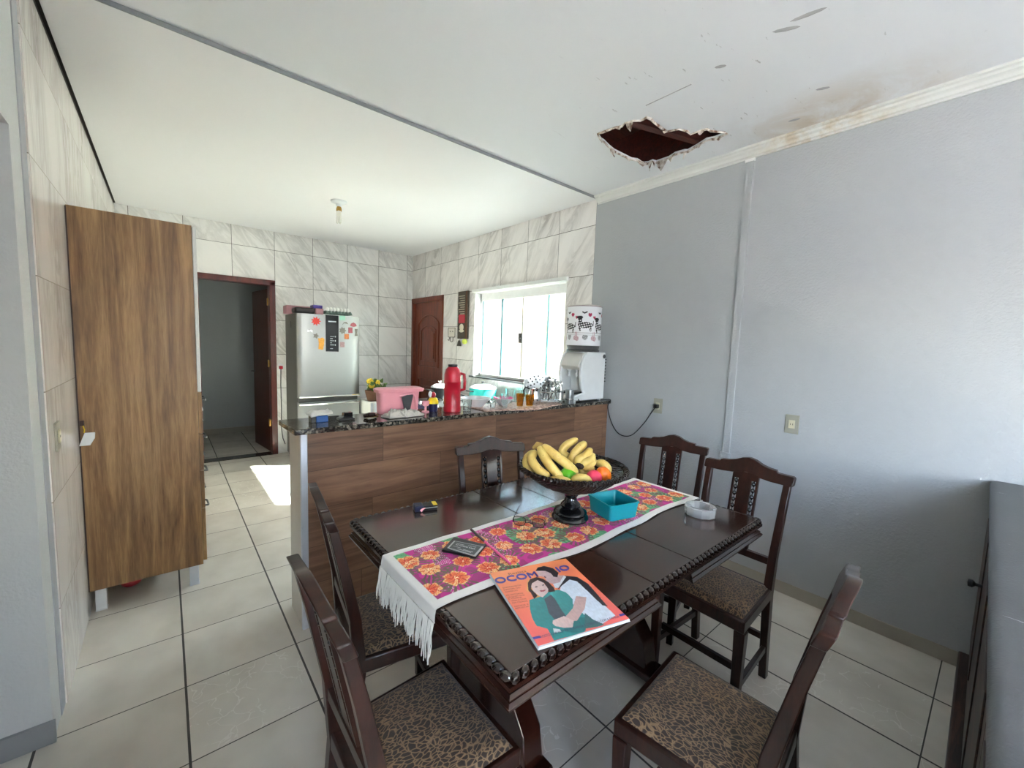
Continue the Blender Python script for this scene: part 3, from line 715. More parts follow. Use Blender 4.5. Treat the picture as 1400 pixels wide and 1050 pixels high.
w.box(1.5, 1.82, 5.33, 5.53, FZ + .001, FZ + .006); w.build('tray_base', M['white_plastic'], o)
eg = None
for i in range(7):
    x = 1.527 + .04 * i
    if eg is None:
        eg = MB().ball((0, 0, 0), (.019, .019, .025), 12, 8).build('egg', simple('white egg', 'EFEDE8', .5)); eg.location = (x, 5.35, FZ + .073)
        tag(eg, 'white egg in the front row of the egg tray', 'egg', 'eggs in the tray')
    else:
        c = eg.copy(); COL.objects.link(c); c.location = (x, 5.35, FZ + .073)
# plug and cord beside fridge
pg = thing('plug_adapter', 'white and red plug in the wall left of the fridge', 'plug', (1.12, YB - .02, 1.12))
MB().box(1.1, 1.15, YB - .006, YB, 1.08, 1.17).build('plate', M['white_plastic'], pg); MB().box(1.105, 1.145, YB - .05, YB - .006, 1.1, 1.14).build('plug', M['red'], pg, bevel=.004)
MB().tube([(1.125, YB - .03, 1.1), (1.12, YB - .03, .9), (1.125, YB - .02, .6), (1.12, YB - .02, .35), (1.135, YB - .02, .2), (1.16, YB - .03, .12)], .005, 6).build('cord', M['cable'], pg)
# small slatted cabinet right of fridge with flower basket
sc = thing('side_cabinet', 'low white ribbed cabinet between fridge and back door', 'cabinet', (2.1, 5.2, 0))
MB().box(1.92, 2.35, 5.0, 5.45, 0, .745).build('body', M['cab_white'], sc, bevel=.004)
w = MB(); [w.box(1.925 + .043 * k, 1.955 + .043 * k, 4.992, 4.9995, .03, .73) for k in range(10)]; w.build('ribbed_front', M['alu'], sc)
fb = thing('flower_basket', 'brown wicker basket of yellow flowers right of the fridge', 'flower basket', (2.0, 5.1, .745))
MB().lathe([(.085, 0), (.105, .08), (.115, .13), (.1, .13), (.08, .01), (.001, .008)], (2.02, 5.12, .746), 20, cap=False).build('basket', M['basket_brown'], fb)
w = MB(); q = MB(); rr = random.Random(5)
for k in range(60):
    a, r0 = rr.uniform(0, 6.28), rr.uniform(.0, .13); p = Vector((2.03 + r0 * math.cos(a), 5.12 + r0 * math.sin(a), .88 + rr.uniform(0, .12)))
    w.ball(p, (.03, .012, .018), 6, 4, 0, Euler((rr.random() * 3, rr.random() * 3, rr.random() * 3)).to_matrix())
w.build('foliage', M['leaf'], fb)
for k in range(8):
    a, r0 = rr.uniform(0, 6.28), rr.uniform(.02, .09); p = Vector((1.99 + r0 * math.cos(a), 5.08 + r0 * math.sin(a), .96 + rr.uniform(-.03, .05)))
    q = MB().ball(p, (.012, .012, .012), 6, 4)
    for j in range(6): q.ball(p + Vector((.02 * math.cos(j * 1.05), .008, .02 * math.sin(j * 1.05))), (.014, .006, .014), 6, 4)
    q.build('flower', M['petal'], fb)

# ---------------------------------------------------------------- ceiling lamp
cl = thing('ceiling_lamp', 'bare compact fluorescent lamp hanging from the kitchen ceiling', 'lamp', (1.305, 4.19, KZ))
MB().lathe([(.001, 0), (.075, 0), (.07, -.012), (.03, -.026), (.024, -.05), (.001, -.05)], (1.305, 4.19, KZ - .0005), 24).build('ceiling_rose', M['white_plastic'], cl)
MB().lathe([(.018, 0), (.024, -.015), (.026, -.04), (.001, -.042)], (1.305, 4.19, KZ - .05), 16).build('lamp_socket', M['brass'], cl)
w = MB()
for k in range(3):
    a = k * 2.094; c_, s_ = .016 * math.cos(a), .016 * math.sin(a); c2, s2 = .016 * math.cos(a + .8), .016 * math.sin(a + .8)
    w.tube([(1.305 + c_, 4.19 + s_, KZ - .09), (1.305 + c_, 4.19 + s_, KZ - .19), (1.305 + (c_ + c2) / 2, 4.19 + (s_ + s2) / 2, KZ - .2), (1.305 + c2, 4.19 + s2, KZ - .19), (1.305 + c2, 4.19 + s2, KZ - .09)], .0065, 8)
w.build('lamp_tube', M['lamp_glass'], cl)

# ---------------------------------------------------------------- tall pantry on the left
CX0, CX1, CYF, CY1 = -.35, .134, 2.99, 3.62
pc = thing('pantry_cabinet', 'tall wood-grain pantry cabinet on white legs against the left wall', 'cabinet', (-.12, 3.3, 0))
MB().box(CX0, CX1, CYF, CYF + .018, .128, 2.105).box(CX0, CX1, CY1 - .018, CY1, .128, 2.105).box(CX0, CX1, CYF + .018, CY1 - .018, 2.085, 2.105).box(CX0, CX1, CYF + .018, CY1 - .018, .128, .146).box(CX0, CX0 + .01, CYF + .018, CY1 - .018, .146, 2.085).build('side_panel', M['cab_wood'], pc)
for z in (.6, 1.06, 1.5): MB().box(CX0 + .012, CX1 - .01, CYF + .018, CY1 - .018, z, z + .015).build('shelf', M['cab_white'], pc)
ud_ = MB().box(CX1 + .001, CX1 + .019, CYF + .001, CY1 - .002, 1.17, 2.1).build('door', M['cab_white'], pc, bevel=.003)
MB().tube([(CX1 + .019, CY1 - .06, 1.25), (CX1 + .045, CY1 - .06, 1.26), (CX1 + .045, CY1 - .06, 1.4), (CX1 + .019, CY1 - .06, 1.41)], .006, 6).build('handle', M['dgrey_plastic'], ud_)
for z0, z1 in ((.15, .47), (.475, .7), (.705, .92), (.925, 1.165)):
    d = MB().box(CX1 + .001, CX1 + .019, CYF + .001, CY1 - .002, z0, z1).build('drawer', M['cab_wood'], pc, bevel=.002)
    zc = z1 - .06
    MB().tube([(CX1 + .019, CYF + .24, zc), (CX1 + .046, CYF + .25, zc - .005), (CX1 + .052, CYF + .3, zc - .02), (CX1 + .046, CYF + .35, zc - .005), (CX1 + .019, CYF + .36, zc)], .006, 6).build('handle', M['dgrey_plastic'], d)
for x, y in ((-.31, 3.03), (.09, 3.03), (-.31, 3.58), (.09, 3.58)):
    MB().box(x - .022, x + .022, y - .02, y + .02, .006, .128).box(x - .024, x + .024, y - .022, y + .022, 0, .006).build('leg', M['alu'] if x > 0 else M['white_plastic'], pc, bevel=.002)
MB().box(CX0 - .004, CX0 + .003, CYF - .003, CYF - .0005, .13, 2.1).build('edge_strip', simple('dark edge strip', '33201C', .6), pc)
w = MB().ball((-.2, 3.22, .03), (.05, .05, .03)); tag(w.build('red_ball', M['red'], origin=(-.2, 3.22, 0)), 'red toy on the floor under the pantry cabinet', 'toy')
# second cabinet farther on: lower, with a towel
lc = thing('base_cabinet', 'low wood-grain base cabinet beyond the pantry, mostly hidden', 'cabinet', (-.12, 3.95, 0))
MB().box(CX0, CX1 + .02, CY1 + .003, 4.4, .12, .92).build('body', M['cab_wood'], lc); MB().box(CX0, CX1 + .05, CY1 + .003, 4.42, .9205, .95).build('worktop', M['cab_white'], lc, bevel=.003)
for k in range(3):
    d = MB().box(CX1 + .0205, CX1 + .036, CY1 + .008, 4.39, .14 + .26 * k, .39 + .26 * k).build('drawer', M['cab_wood'], lc); MB().tube([(CX1 + .036, 3.9, .33 + .26 * k), (CX1 + .07, 3.92, .32 + .26 * k), (CX1 + .07, 4.02, .32 + .26 * k), (CX1 + .036, 4.04, .33 + .26 * k)], .006, 6).build('handle', M['dgrey_plastic'], d)
for x, y in ((-.31, 3.66), (.09, 3.66), (-.31, 4.36), (.09, 4.36)): MB().box(x - .02, x + .02, y - .02, y + .02, 0, .12).build('leg', M['white_plastic'], lc)
w = MB().prism([(.0, .97), (.05, 1.02), (.1, 1.05), (.165, 1.02), (.19, .98), (.2, .951), (-.02, .951)], 3.7, 3.9, lambda a, b, c: (a, c, b)); tag(w.build('folded_towel', M['white_fabric'], origin=(.1, 3.8, .95), bevel=.01), 'white folded towel on the low cabinet behind the pantry', 'towel')
# hook and hanging tag
t = thing('hanging_tag', 'white tag on a yellow cord hooked to the pantry side', 'tag', (-.335, 2.98, 1.04))
MB().box(-.345, -.33, 2.97, 2.989, 1.02, 1.045).build('hook', simple('brown hook', '3A2118', .5), t, bevel=.002)
MB().tube([(-.333, 2.972, 1.02), (-.328, 2.965, 1.0), (-.33, 2.965, .985)], .0025, 6).build('cord', M['yellow'], t)
w = MB().prism([(-.328, .985), (-.29, .985), (-.292, .955), (-.31, .92), (-.355 + .005, .92), (-.34, .95)], 2.955, 2.965, lambda a, b, c: (a, c, b)); w.build('tag_plate', M['white_plastic'], t, bevel=.002)
# switch plate on the left wall
def wallplate(name, label, wx, y, z, side, plug=False, mat='plate_grey'):
    t = thing(name, label, 'wall socket', (wx, y, z)); s_ = side
    MB().box(min(wx, wx + s_ * .008), max(wx, wx + s_ * .008), y - .037, y + .037, z - .058, z + .058).build('face_plate', M[mat], t, bevel=.002)
    MB().box(min(wx + s_ * .008, wx + s_ * .012), max(wx + s_ * .008, wx + s_ * .012), y - .017, y + .017, z - .026, z + .026).build('insert', simple('ivory insert', 'C8C3A8', .4), t, bevel=.002)
    w = MB()
    for dy in (-.006, .006): w.box(min(wx + s_ * .011, wx + s_ * .0125), max(wx + s_ * .011, wx + s_ * .0125), y + dy - .0015, y + dy + .0015, z - .005, z + .005)
    w.build('socket_hole', M['black'], t)
    return t
wallplate('light_switch', 'narrow grey switch plate on the left tiled wall', XL + .008, 2.445, 1.07, 1)
wallplate('wall_socket', 'grey wall socket right of the vertical cable duct', XR, .818, 1.078, -1)
so = wallplate('wall_socket', 'grey wall socket with the black plug in it', XR, 1.725, 1.07, -1)
# trunking on the grey wall
t = thing('cable_duct', 'narrow vertical cable duct painted grey on the wall', 'cable duct', (XR, 1.19, .81))
MB().box(XR - .014, XR, 1.165, 1.212, .82, 2.735).build('duct', M['grey_paint'], t, bevel=.002); MB().box(XR - .016, XR, 1.158, 1.218, 2.735, 2.752).build('end_cap', M['white_paint'], t)
MB().box(XR - .02, XR, 1.16, 1.225, .78, .82).build('duct_outlet', M['grey_paint'], t, bevel=.003)
# signs between back door and window
t = thing('wooden_sign', 'tall dark weathered wooden sign hanging beside the kitchen window', 'sign', (XR, 4.5, 1.56))
MB().box(XR - .03, XR - .001, 4.4, 4.62, 1.565, 2.165).build('board', M['board_sign'], t, bevel=.003)
MB().box(XR - .036, XR - .0305, 4.4, 4.435, 1.57, 2.16).build('side_slat', M['basket_brown'], t)
w = MB()
for i in range(10): w.box(XR - .0325, XR - .0302, 4.46, 4.6 - .02 * (i % 3), 2.1 - .028 * i, 2.11 - .028 * i)
w.build('lettering', simple('faded lettering', 'A9A08C', .8), t)
MB().box(XR - .034, XR - .0302, 4.45, 4.59, 1.765, 1.87).build('red_square', M['red'], t); MB().ball((XR - .034, 4.52, 1.71), (.004, .05, .045), 12, 8).ball((XR - .034, 4.52, 1.665), (.004, .06, .02), 12, 6).build('pale_figure', simple('cream paint', 'D9D2BE', .7), t)
t = thing('small_sign', 'small pale cat-like line-drawn plaque next to the back door', 'plaque', (XR, 4.78, 1.55))
w = MB().box(XR - .012, XR - .001, 4.7, 4.88, 1.58, 1.71); w.build('plaque', simple('plaque', 'D8D2C8', .6), t, bevel=.01)
w = MB().tube([(XR - .013, 4.705, 1.585), (XR - .013, 4.875, 1.585), (XR - .013, 4.875, 1.705), (XR - .013, 4.705, 1.705)], .004, 5, closed=True)
w.ball((XR - .014, 4.76, 1.66), .008, 6, 4).ball((XR - .014, 4.82, 1.66), .008, 6, 4).tube([(XR - .013, 4.75, 1.58), (XR - .01, 4.76, 1.53), (XR - .01, 4.8, 1.52), (XR - .01, 4.83, 1.54), (XR - .013, 4.82, 1.58)], .004, 5)
w.tube([(XR - .01, 4.84, 1.58), (XR - .01, 4.86, 1.54), (XR - .01, 4.89, 1.55)], .004, 5)
w.build('line_drawing', M['ink'], t)
t = thing('hanging_ornament', 'lime green ball ornament with a dark bell, under the wooden sign', 'ornament', (XR - .03, 4.5, 1.54))
MB().ball((XR - .04, 4.43, 1.53), .034, 14, 10).build('ball', simple('lime felt', 'C9D45A', .8, bumpy=.3), t); w = MB().lathe([(.002, .08), (.018, .06), (.03, 0), (.001, .002)], (XR - .032, 4.57, 1.47), 14); w.tube([(XR - .032, 4.57, 1.55), (XR - .01, 4.55, 1.566)], .002, 5); w.build('bell', simple('pewter', '5A544E', .4, .5), t)

# ---------------------------------------------------------------- things on the bar
Z = BZT
# parcel + folded cloth + case + sunglasses
w = MB().box(.6, .66, 2.31, 2.37, Z, Z + .035); o = w.build('blue_box', M['blue'], origin=(.63, 2.34, Z), bevel=.004); tag(o, 'small blue and black box at the left end of the bar', 'box')
MB().box(.575, .5995, 2.312, 2.368, Z, Z + .033).build('dark_end', M['black'], o, bevel=.003)
w = MB().grid(lambda u, v: (.57 + .11 * u, 2.3 + .09 * v, Z + .037 + .012 * u + .012 * math.sin(u * 7) * math.sin(v * 5) ** 2 + .012 * math.sin(PI * u) * math.sin(PI * v)), 20, 16)
tag(w.build('folded_cloth', M['white_fabric'], origin=(.62, 2.34, Z + .036), solid=.01), 'white folded cloth lying on the small blue box', 'cloth')
o = MB().box(.715, .8, 2.3, 2.36, Z, Z + .012).build('phone_case', M['black'], origin=(.76, 2.33, Z), bevel=.004); tag(o, 'black flat case lying on the bar left of the sunglasses', 'case')
MB().box(.745, .795, 2.325, 2.358, Z + .0125, Z + .04).build('flap', M['blackgloss'], o, bevel=.003)
o = MB().tube([(.86, 2.33, Z + .012), (.88, 2.31, Z + .02), (.91, 2.315, Z + .018), (.93, 2.335, Z + .012)], [.01, .014, .013, .008], 8).build('sunglasses', simple('tortoise plastic', '2A1712', .15, coat=.4), origin=(.89, 2.33, Z)); tag(o, 'dark sunglasses lying on the granite bar', 'sunglasses')
MB().tube([(.87, 2.33, Z + .01), (.9, 2.38, Z + .006), (.96, 2.37, Z + .006)], .003, 6).build('temple_arm', M['brass'], o)
# crumpled dishcloth
import mathutils
def clothf(u, v):
    x = .96 + .23 * u; y = 2.225 + .125 * v
    N_ = mathutils.noise.noise
    a_ = math.hypot(u - .5, v - .5) * 2; rm = .82 + .25 * N_(Vector((u * 3, v * 3, 4)))
    nz = abs(N_(Vector((x * 26, y * 30, 3)))) * .9 + abs(N_(Vector((x * 60, y * 60, 7)))) * .45
    e = min(1, 5 * min(u, 1 - u, v, 1 - v))
    return (x + .035 * N_(Vector((x * 14, y * 14, 9))), y + .014 * N_(Vector((x * 15, y * 15, 1))), Z + .004 + (.014 + .048 * nz) * e * (.6 + .4 * math.sin(PI * u)))
tag(MB().grid(clothf, 110, 70).build('dishcloth', M['cloth'], origin=(1.07, 2.31, Z), solid=.004, smooth=180), 'crumpled grey-white dishcloth in front of the pink bin', 'cloth')
# pink bin
pb = thing('pink_bin', 'pink plastic lidded tub on the bar beside the red flask', 'container', (1.13, 2.41, Z))
def rrect(x0, x1, y0, y1, r, n=5):
    P = []
    for cx, cy, a0 in ((x1 - r, y1 - r, 0), (x0 + r, y1 - r, 90), (x0 + r, y0 + r, 180), (x1 - r, y0 + r, 270)):
        for i in range(n + 1):
            a = R(a0 + 90 * i / n); P.append((cx + r * math.cos(a), cy + r * math.sin(a)))
    return P
def rings_rr(secs, r=.03):
    return [[Vector((x, y, z)) for x, y in rrect(x0, x1, y0, y1, r)] for x0, x1, y0, y1, z in secs]
MB().rings(rings_rr([(.985, 1.235, 2.395, 2.47, Z), (.98, 1.24, 2.385, 2.475, Z + .13)], .02)).build('tub', M['pink'], pb, bevel=.002)
MB().rings(rings_rr([(.968, 1.262, 2.375, 2.48, Z + .131), (.964, 1.268, 2.371, 2.482, Z + .15), (.98, 1.25, 2.385, 2.475, Z + .158)], .02)).build('lid', M['pink'], pb)
MB().prism([(1.135, 0), (1.165, 0), (1.185, .115), (1.15, .115), (1.11, .1)], 0, .006, lambda a, b, c: (a, 2.3845 - .009 * b / .13 - c + .009 * 0, Z + b + .002)).build('handle_recess', M['dgrey_plastic'], pb)
MB().tube([(1.1, 2.39, Z + .105), (1.15, 2.376, Z + .12), (1.18, 2.376, Z + .122), (1.2, 2.376, Z + .1), (1.215, 2.38, Z + .02)], .008, 8).build('handle', M['pink'], pb)
# pink flamingo-like egg cup and tri-colour bottle
fx, fy = 1.25, 2.36
o = MB().lathe([(.024, 0), (.024, .006), (.007, .01), (.007, .035), (.022, .045), (.026, .07), (.02, .07), (.003, .045)], (1.265, 2.36, Z), 18).build('pink_cup', M['pink'], origin=(1.265, 2.36, Z)); tag(o, 'small pink footed cup left of the yellow-topped bottle', 'cup')
t = thing('dispenser_bottle', 'small navy and yellow bottle with red top beside the flask', 'bottle', (1.325, 2.37, Z))
MB().lathe([(.026, 0), (.03, .01), (.03, .05), (.001, .05)], (1.325, 2.37, Z), 20).build('base', M['navy'], t)
MB().lathe([(.036, .0505), (.034, .07), (.022, .088), (.001, .09)], (1.325, 2.37, Z), 20).build('dome', M['yellow'], t)
MB().ball((1.325, 2.37, Z + .106), (.017, .017, .02)).build('top', M['red'], t); MB().ball((1.303, 2.37, Z + .112), (.014, .008, .02)).build('handle', M['white_plastic'], t)
# red flask
fl_ = thing('thermos_flask', 'tall red thermos flask standing on the granite bar', 'flask', (1.425, 2.3, Z))
c = (1.425, 2.3, Z)
MB().lathe([(.052, 0), (.056, .004), (.056, .03), (.054, .034), (.054, .19), (.0555, .192), (.0555, .2), (.054, .204), (.054, .245), (.046, .275), (.03, .292), (.001, .292)], c, 32).build('body', M['red'], fl_)
MB().lathe([(.03, .2925), (.032, .297), (.03, .308), (.001, .31)], c, 24).build('cap', M['black'], fl_)
hd = Vector((.766, -.643, 0)); cc = Vector(c)
MB().tube([cc + hd * .05 + Vector((0, 0, .25)), cc + hd * .075 + Vector((0, 0, .245)), cc + hd * .08 + Vector((0, 0, .2)), cc + hd * .078 + Vector((0, 0, .15)), cc + hd * .05 + Vector((0, 0, .14))], .01, 8).build('handle', M['red'], fl_)
# tumbler, white bowl
MB_ = MB().lathe([(.026, 0), (.032, .075), (.029, .075), (.024, .006), (.001, .006)], (1.53, 2.28, Z), 20, cap=False); tag(MB_.build('tumbler', M['clear'], origin=(1.53, 2.28, Z)), 'clear glass tumbler right of the red flask', 'glass')
o = MB().lathe([(.04, 0), (.045, .006), (.1, .06), (.11, .068), (.104, .068), (.04, .01), (.001, .008)], (1.675, 2.385, Z), 30, cap=False).build('white_bowl', M['white_plastic'], origin=(1.675, 2.385, Z)); tag(o, 'wide white bowl on the bar right of the flask', 'bowl')
# speckled mat under drying things
def matf(u, v):
    x = 1.62 + .74 * u; y = 2.145 + .3 * v + .012 * math.sin(u * 9)
    k = max(0, .0 + (2.17 - y)); z = Z + .0035 - k * .35 + .001 * math.sin(u * 40)
    y2 = y if k == 0 else 2.17 - k * .9
    return (x, y2 + (.05 * (1 - math.sin(PI * min(1, max(0, u))) ** .35)) * (1 - v), z + (.0 if k else 0))
tag(MB().grid(matf, 60, 20).build('drying_mat', M['mat'], origin=(2.0, 2.3, Z + .004), solid=.004), 'pinkish speckled drying mat hanging a little over the bar edge', 'mat')
ZM = Z + .0065
def flower_bowl():
    t = thing('pink_dish', 'glossy white and hot pink dish leaning among the washed glasses', 'dish', (1.885, 2.34, ZM))
    MB().lathe([(.03, 0), (.055, .03), (.075, .05), (.07, .052), (.03, .008), (.001, .008)], (1.885, 2.34, ZM), 24, cap=False).build('dish', M['white_plastic'], t)
    w = MB()
    for k in range(6):
        a = k * 1.047; w.bar((1.885 + .02 * math.cos(a), 2.34 + .02 * math.sin(a), ZM + .03), (1.885 + .075 * math.cos(a), 2.34 + .075 * math.sin(a), ZM + .056), .03, .006)
    w.build('petal', M['hotpink'], t)
flower_bowl()
gl0 = None
for i, (x, y, r, h, mt, lb) in enumerate([(1.97, 2.25, .03, .09, 'amber', 'amber glass tumbler, left one of the amber pair'), (2.045, 2.23, .033, .08, 'amber', 'amber glass tumbler, right one of the amber pair'),
                                     (1.8, 2.22, .026, .1, 'clear', 'tall clear glass in front of the pink dish'), (1.985, 2.395, .03, .11, 'clear', 'tall clear glass behind the amber ones'), (2.06, 2.38, .032, .1, 'clear', 'clear glass between jug and amber tumblers'), (1.73, 2.26, .024, .06, 'clear', 'short clear glass nearest the white bowl')]):
    w = MB().lathe([(r * .75, 0), (r, h), (r * .93, h), (r * .66, .006), (.001, .006)], (x, y, ZM), 22, cap=False)
    tag(w.build('drinking_glass', M[mt], origin=(x, y, ZM)), lb, 'glass', 'washed glasses on the mat')
# steel jug
t = thing('steel_jug', 'small steel milk jug with black handle on the drying mat', 'jug', (2.16, 2.3, ZM))
MB().lathe([(.045, 0), (.05, .01), (.052, .05), (.04, .09), (.044, .115), (.04, .115), (.036, .09), (.046, .04), (.001, .008)], (2.16, 2.3, ZM), 26, cap=False).build('body', M['chrome'], t)
h0 = Vector((2.16, 2.3, ZM)); MB().tube([h0 - hd * .04 + Vector((0, 0, .11)), h0 - hd * .07 + Vector((0, 0, .125)), h0 - hd * .085 + Vector((0, 0, .1)), h0 - hd * .08 + Vector((0, 0, .05))], .007, 8).build('handle', M['black'], t)
# dish rack with utensils
dk = thing('dish_rack', 'chrome wire dish rack packed with steel kitchenware', 'dish rack', (2.36, 2.33, ZM))
w = MB()
for zz, k in ((.012, 1.0), (.09, 1.08)):
    w.tube([(2.36 + .11 * k * math.cos(a), 2.33 + .085 * k * math.sin(a), Z + zz) for a in [2 * PI * i / 24 for i in range(24)]], .004, 6, closed=True)
for i in range(20):
    a = 2 * PI * i / 20; w.tube([(2.36 + .11 * math.cos(a), 2.33 + .085 * math.sin(a), Z + .012), (2.36 + .119 * math.cos(a), 2.33 + .092 * math.sin(a), Z + .09)], .0022, 5)
for i in range(7): w.tube([(2.27 + .03 * i, 2.255, Z + .012), (2.27 + .03 * i, 2.405, Z + .012)], .0022, 5)
w.build('wire_frame', M['chrome'], dk)
# perforated round steel lid
nn = Vector((-.5, -.8, .25)).normalized(); ax = Vector((0, 0, 1)).rotation_difference(nn).to_matrix()
pl = thing('steamer_plate', 'round perforated steel plate standing upright in the dish rack', 'plate', (2.3, 2.42, Z + .1))
MB().lathe([(.001, 0), (.1, 0), (.11, .006), (.112, .006), (.112, .002), (.1, -.003), (.001, -.003)], (2.3, 2.42, Z + .125), 36, mat=ax).build('disc', M['steel'], pl)
w = MB()
for ring_, n_ in ((.03, 6), (.055, 10), (.08, 14)):
    for k in range(n_):
        p = ax @ Vector((ring_ * math.cos(2 * PI * k / n_), ring_ * math.sin(2 * PI * k / n_), .0012)); w.lathe([(.001, 0), (.007, 0)], Vector((2.3, 2.42, Z + .125)) + p, 10, mat=ax, cap=False)
w.build('perforation', M['black'], pl)
rr = random.Random(11)
lb = ['steel ladle poking out of the rack, leftmost of the utensils', 'steel serving spoon tilted right in the rack', 'steel skimmer at the right side of the rack', 'steel spoon with its bowl up in the rack middle', 'steel measuring cup on top of the rack pile', 'steel fork-handled scoop in the rack pile', 'dark-handled steel scoop low in the rack', 'steel strainer cup at the rack front', 'steel lid lying in the rack pile', 'small steel pan resting in the rack']
for k in range(10):
    bx_, by_ = 2.29 + .16 * ((k * .37) % 1), 2.28 + .1 * ((k * .61) % 1)
    tip = Vector((bx_ + rr.uniform(-.05, .06), by_ + rr.uniform(-.04, .03), Z + .11 + .08 * rr.random()))
    ax2 = Vector((0, 0, 1)).rotation_difference(Vector((rr.uniform(-.8, .8), -1, rr.uniform(-.2, .8))).normalized()).to_matrix()
    t = thing('kitchen_utensil', lb[k], 'utensil', (bx_, by_, Z + .02), group='steel utensils in the rack')
    MB().tube([(bx_, by_, Z + .02), (Vector((bx_, by_, Z + .02)) + tip) / 2 + Vector((.005, 0, 0)), tip], .004, 6).build('handle', M['chrome'] if k % 3 else M['dgrey_plastic'], t)
    r0 = .022 + .014 * rr.random(); MB().lathe([(.001, -.014), (r0 * .7, -.01), (r0, .002), (r0 * .95, .004), (r0 * .6, -.006), (.001, -.01)], tip, 16, mat=ax2, cap=False).build('head', M['chrome'], t)
t = thing('cutlery_cup', 'upright steel cutlery cup at the right front of the rack', 'cutlery holder', (2.44, 2.2, Z))
MB().lathe([(.032, 0), (.034, .01), (.034, .11), (.031, .11), (.03, .012), (.001, .01)], (2.45, 2.205, Z), 24, cap=False).build('cup', M['steel'], t); MB().lathe([(.0345, .03), (.0365, .035), (.0345, .04)], (2.45, 2.205, Z), 24, cap=False).build('band', M['chrome'], t)

# ---------------------------------------------------------------- water dispenser
wd = thing('water_dispenser', 'white countertop water dispenser with two taps at the end of the bar', 'water dispenser', (2.72, 2.32, Z))
DXa, DXb, DYa, DYb = 2.55, 2.885, 2.205, 2.46; DT = 1.47
side = [(DXb, Z + .012), (DXb, DT), (2.64, DT), (2.60, DT - .03), (2.57, DT - .1), (2.545, DT - .17), (2.60, DT - .20), (2.70, DT - .21), (2.72, Z + .09), (2.70, Z + .07), (2.52, Z + .06), (2.50, Z + .02), (2.51, Z + .012)]
inner = [(DXb, Z + .012), (DXb, DT - .002), (2.64, DT - .002), (2.66, DT - .03), (2.69, DT - .1), (2.70, Z + .06), (2.53, Z + .055), (2.52, Z + .012)]
# side cheeks wrap forward, the centre is a recess
cheek = [(DXb, Z + .012), (DXb, DT), (2.65, DT), (2.61, DT - .03), (2.585, DT - .1), (2.575, DT - .2), (2.60, DT - .3), (2.625, Z + .075), (2.53, Z + .06), (2.50, Z + .045), (2.495, Z + .02), (2.51, Z + .012)]
w = MB().prism(cheek, DYa, DYa + .03, lambda a, b, c: (a, c, b)).prism(cheek, DYb - .03, DYb, lambda a, b, c: (a, c, b)).prism(inner, DYa + .03, DYb - .03, lambda a, b, c: (a, c, b))
w.build('housing', M['white_plastic'], wd, bevel=.01, smooth=50)
hood = [(2.66, DT - .004), (2.625, DT - .02), (2.59, DT - .06), (2.57, DT - .12), (2.60, DT - .15), (2.69, DT - .16), (2.69, DT - .02)]
MB().prism(hood, DYa + .031, DYb - .031, lambda a, b, c: (a, c, b)).build('hood', simple('pearl plastic', 'D6D3CE', .3, coat=.2), wd, bevel=.006)
for y in (2.29, 2.375):
    t_ = MB().lathe([(.012, .0), (.012, .03), (.006, .034), (.006, .05), (.02, .052), (.02, .058), (.001, .058)], (2.62, y, DT - .21), 14).build('tap', M['white_plastic'], wd)
MB().box(2.525, 2.69, DYa + .04, DYb - .04, Z + .0665, Z + .078).build('drip_tray', M['black'], wd, bevel=.003)
w = MB().lathe([(.018, 0), (.016, .003), (.001, .003)], (2.862, DYa - .0005, DT - .035), 18, mat=Matrix.Rotation(R(90), 3, 'X')); w.build('badge', M['dgrey_plastic'], wd)
w = MB()
for k in range(8):
    zz = DT - .06 - .027 * k; w.tube([(DXb + .012, DYa + .01, zz), (DXb + .022, DYa + .01, zz), (DXb + .022, DYb - .02, zz)], .004, 6)
w.tube([(DXb + .012, DYa + .02, DT - .05), (DXb + .012, DYa + .02, DT - .28)], .003, 6)
w.build('condenser_coil', M['black'], wd)
for x in (2.54, 2.86):
    for y in (DYa + .03, DYb - .03): MB().lathe([(.014, 0), (.014, .0115)], (x, y, Z), 12).build('foot', M['white_plastic'], wd)
MB().lathe([(.135, 0), (.14, .01), (.13, .02), (.138, .05), (.001, .05)], (2.735, 2.335, DT), 36).build('bottle_collar', M['dgrey_plastic'], wd)
wbt = thing('water_bottle', 'large water bottle in a white cover printed with spotted animals and hearts', 'water bottle', (2.735, 2.335, DT + .05))
BR, BZ0, BZ1 = .143, DT + .052, DT + .375
cvr = MB().grid(lambda u, v: (2.735 + BR * (1 + .01 * math.sin(v * 9 + u * 20)) * math.cos(2 * PI * u), 2.335 + BR * math.sin(2 * PI * u), BZ0 + (BZ1 - BZ0) * v), 300, 110)
cv = cvr.build('printed_cover', vcol('printed cover', .6), wbt, fixn=False)
def animal(px, pz):   # body, neck and legs of a stylised spotted animal, units of metres around its centre
    b = ((px / .062) ** 2 + ((pz - .0) / .026) ** 2 < 1) or (-.062 < px < -.03 and -.005 < pz < .058 and px < -.035 + pz * .2) or (((px + .048) / .026) ** 2 + ((pz - .062) / .013) ** 2 < 1)
    lg = (-.055 < px < -.035 or .035 < px < .052) and -.05 < pz < 0
    tl = abs(px - .066) < .004 and -.005 < pz < .035
    if tl: return 1
    if lg or b:
        q = (px * 52 + pz * 20) % 1 - .5, (pz * 52 - px * 12) % 1 - .5
        return 2 if (q[0] ** 2 + q[1] ** 2 < .085 and pz < .045) else 1
    return 0
def heart(x, y, s): x /= s; y /= s; return (x * x + y * y - 1) ** 3 - x * x * y ** 3 < 0
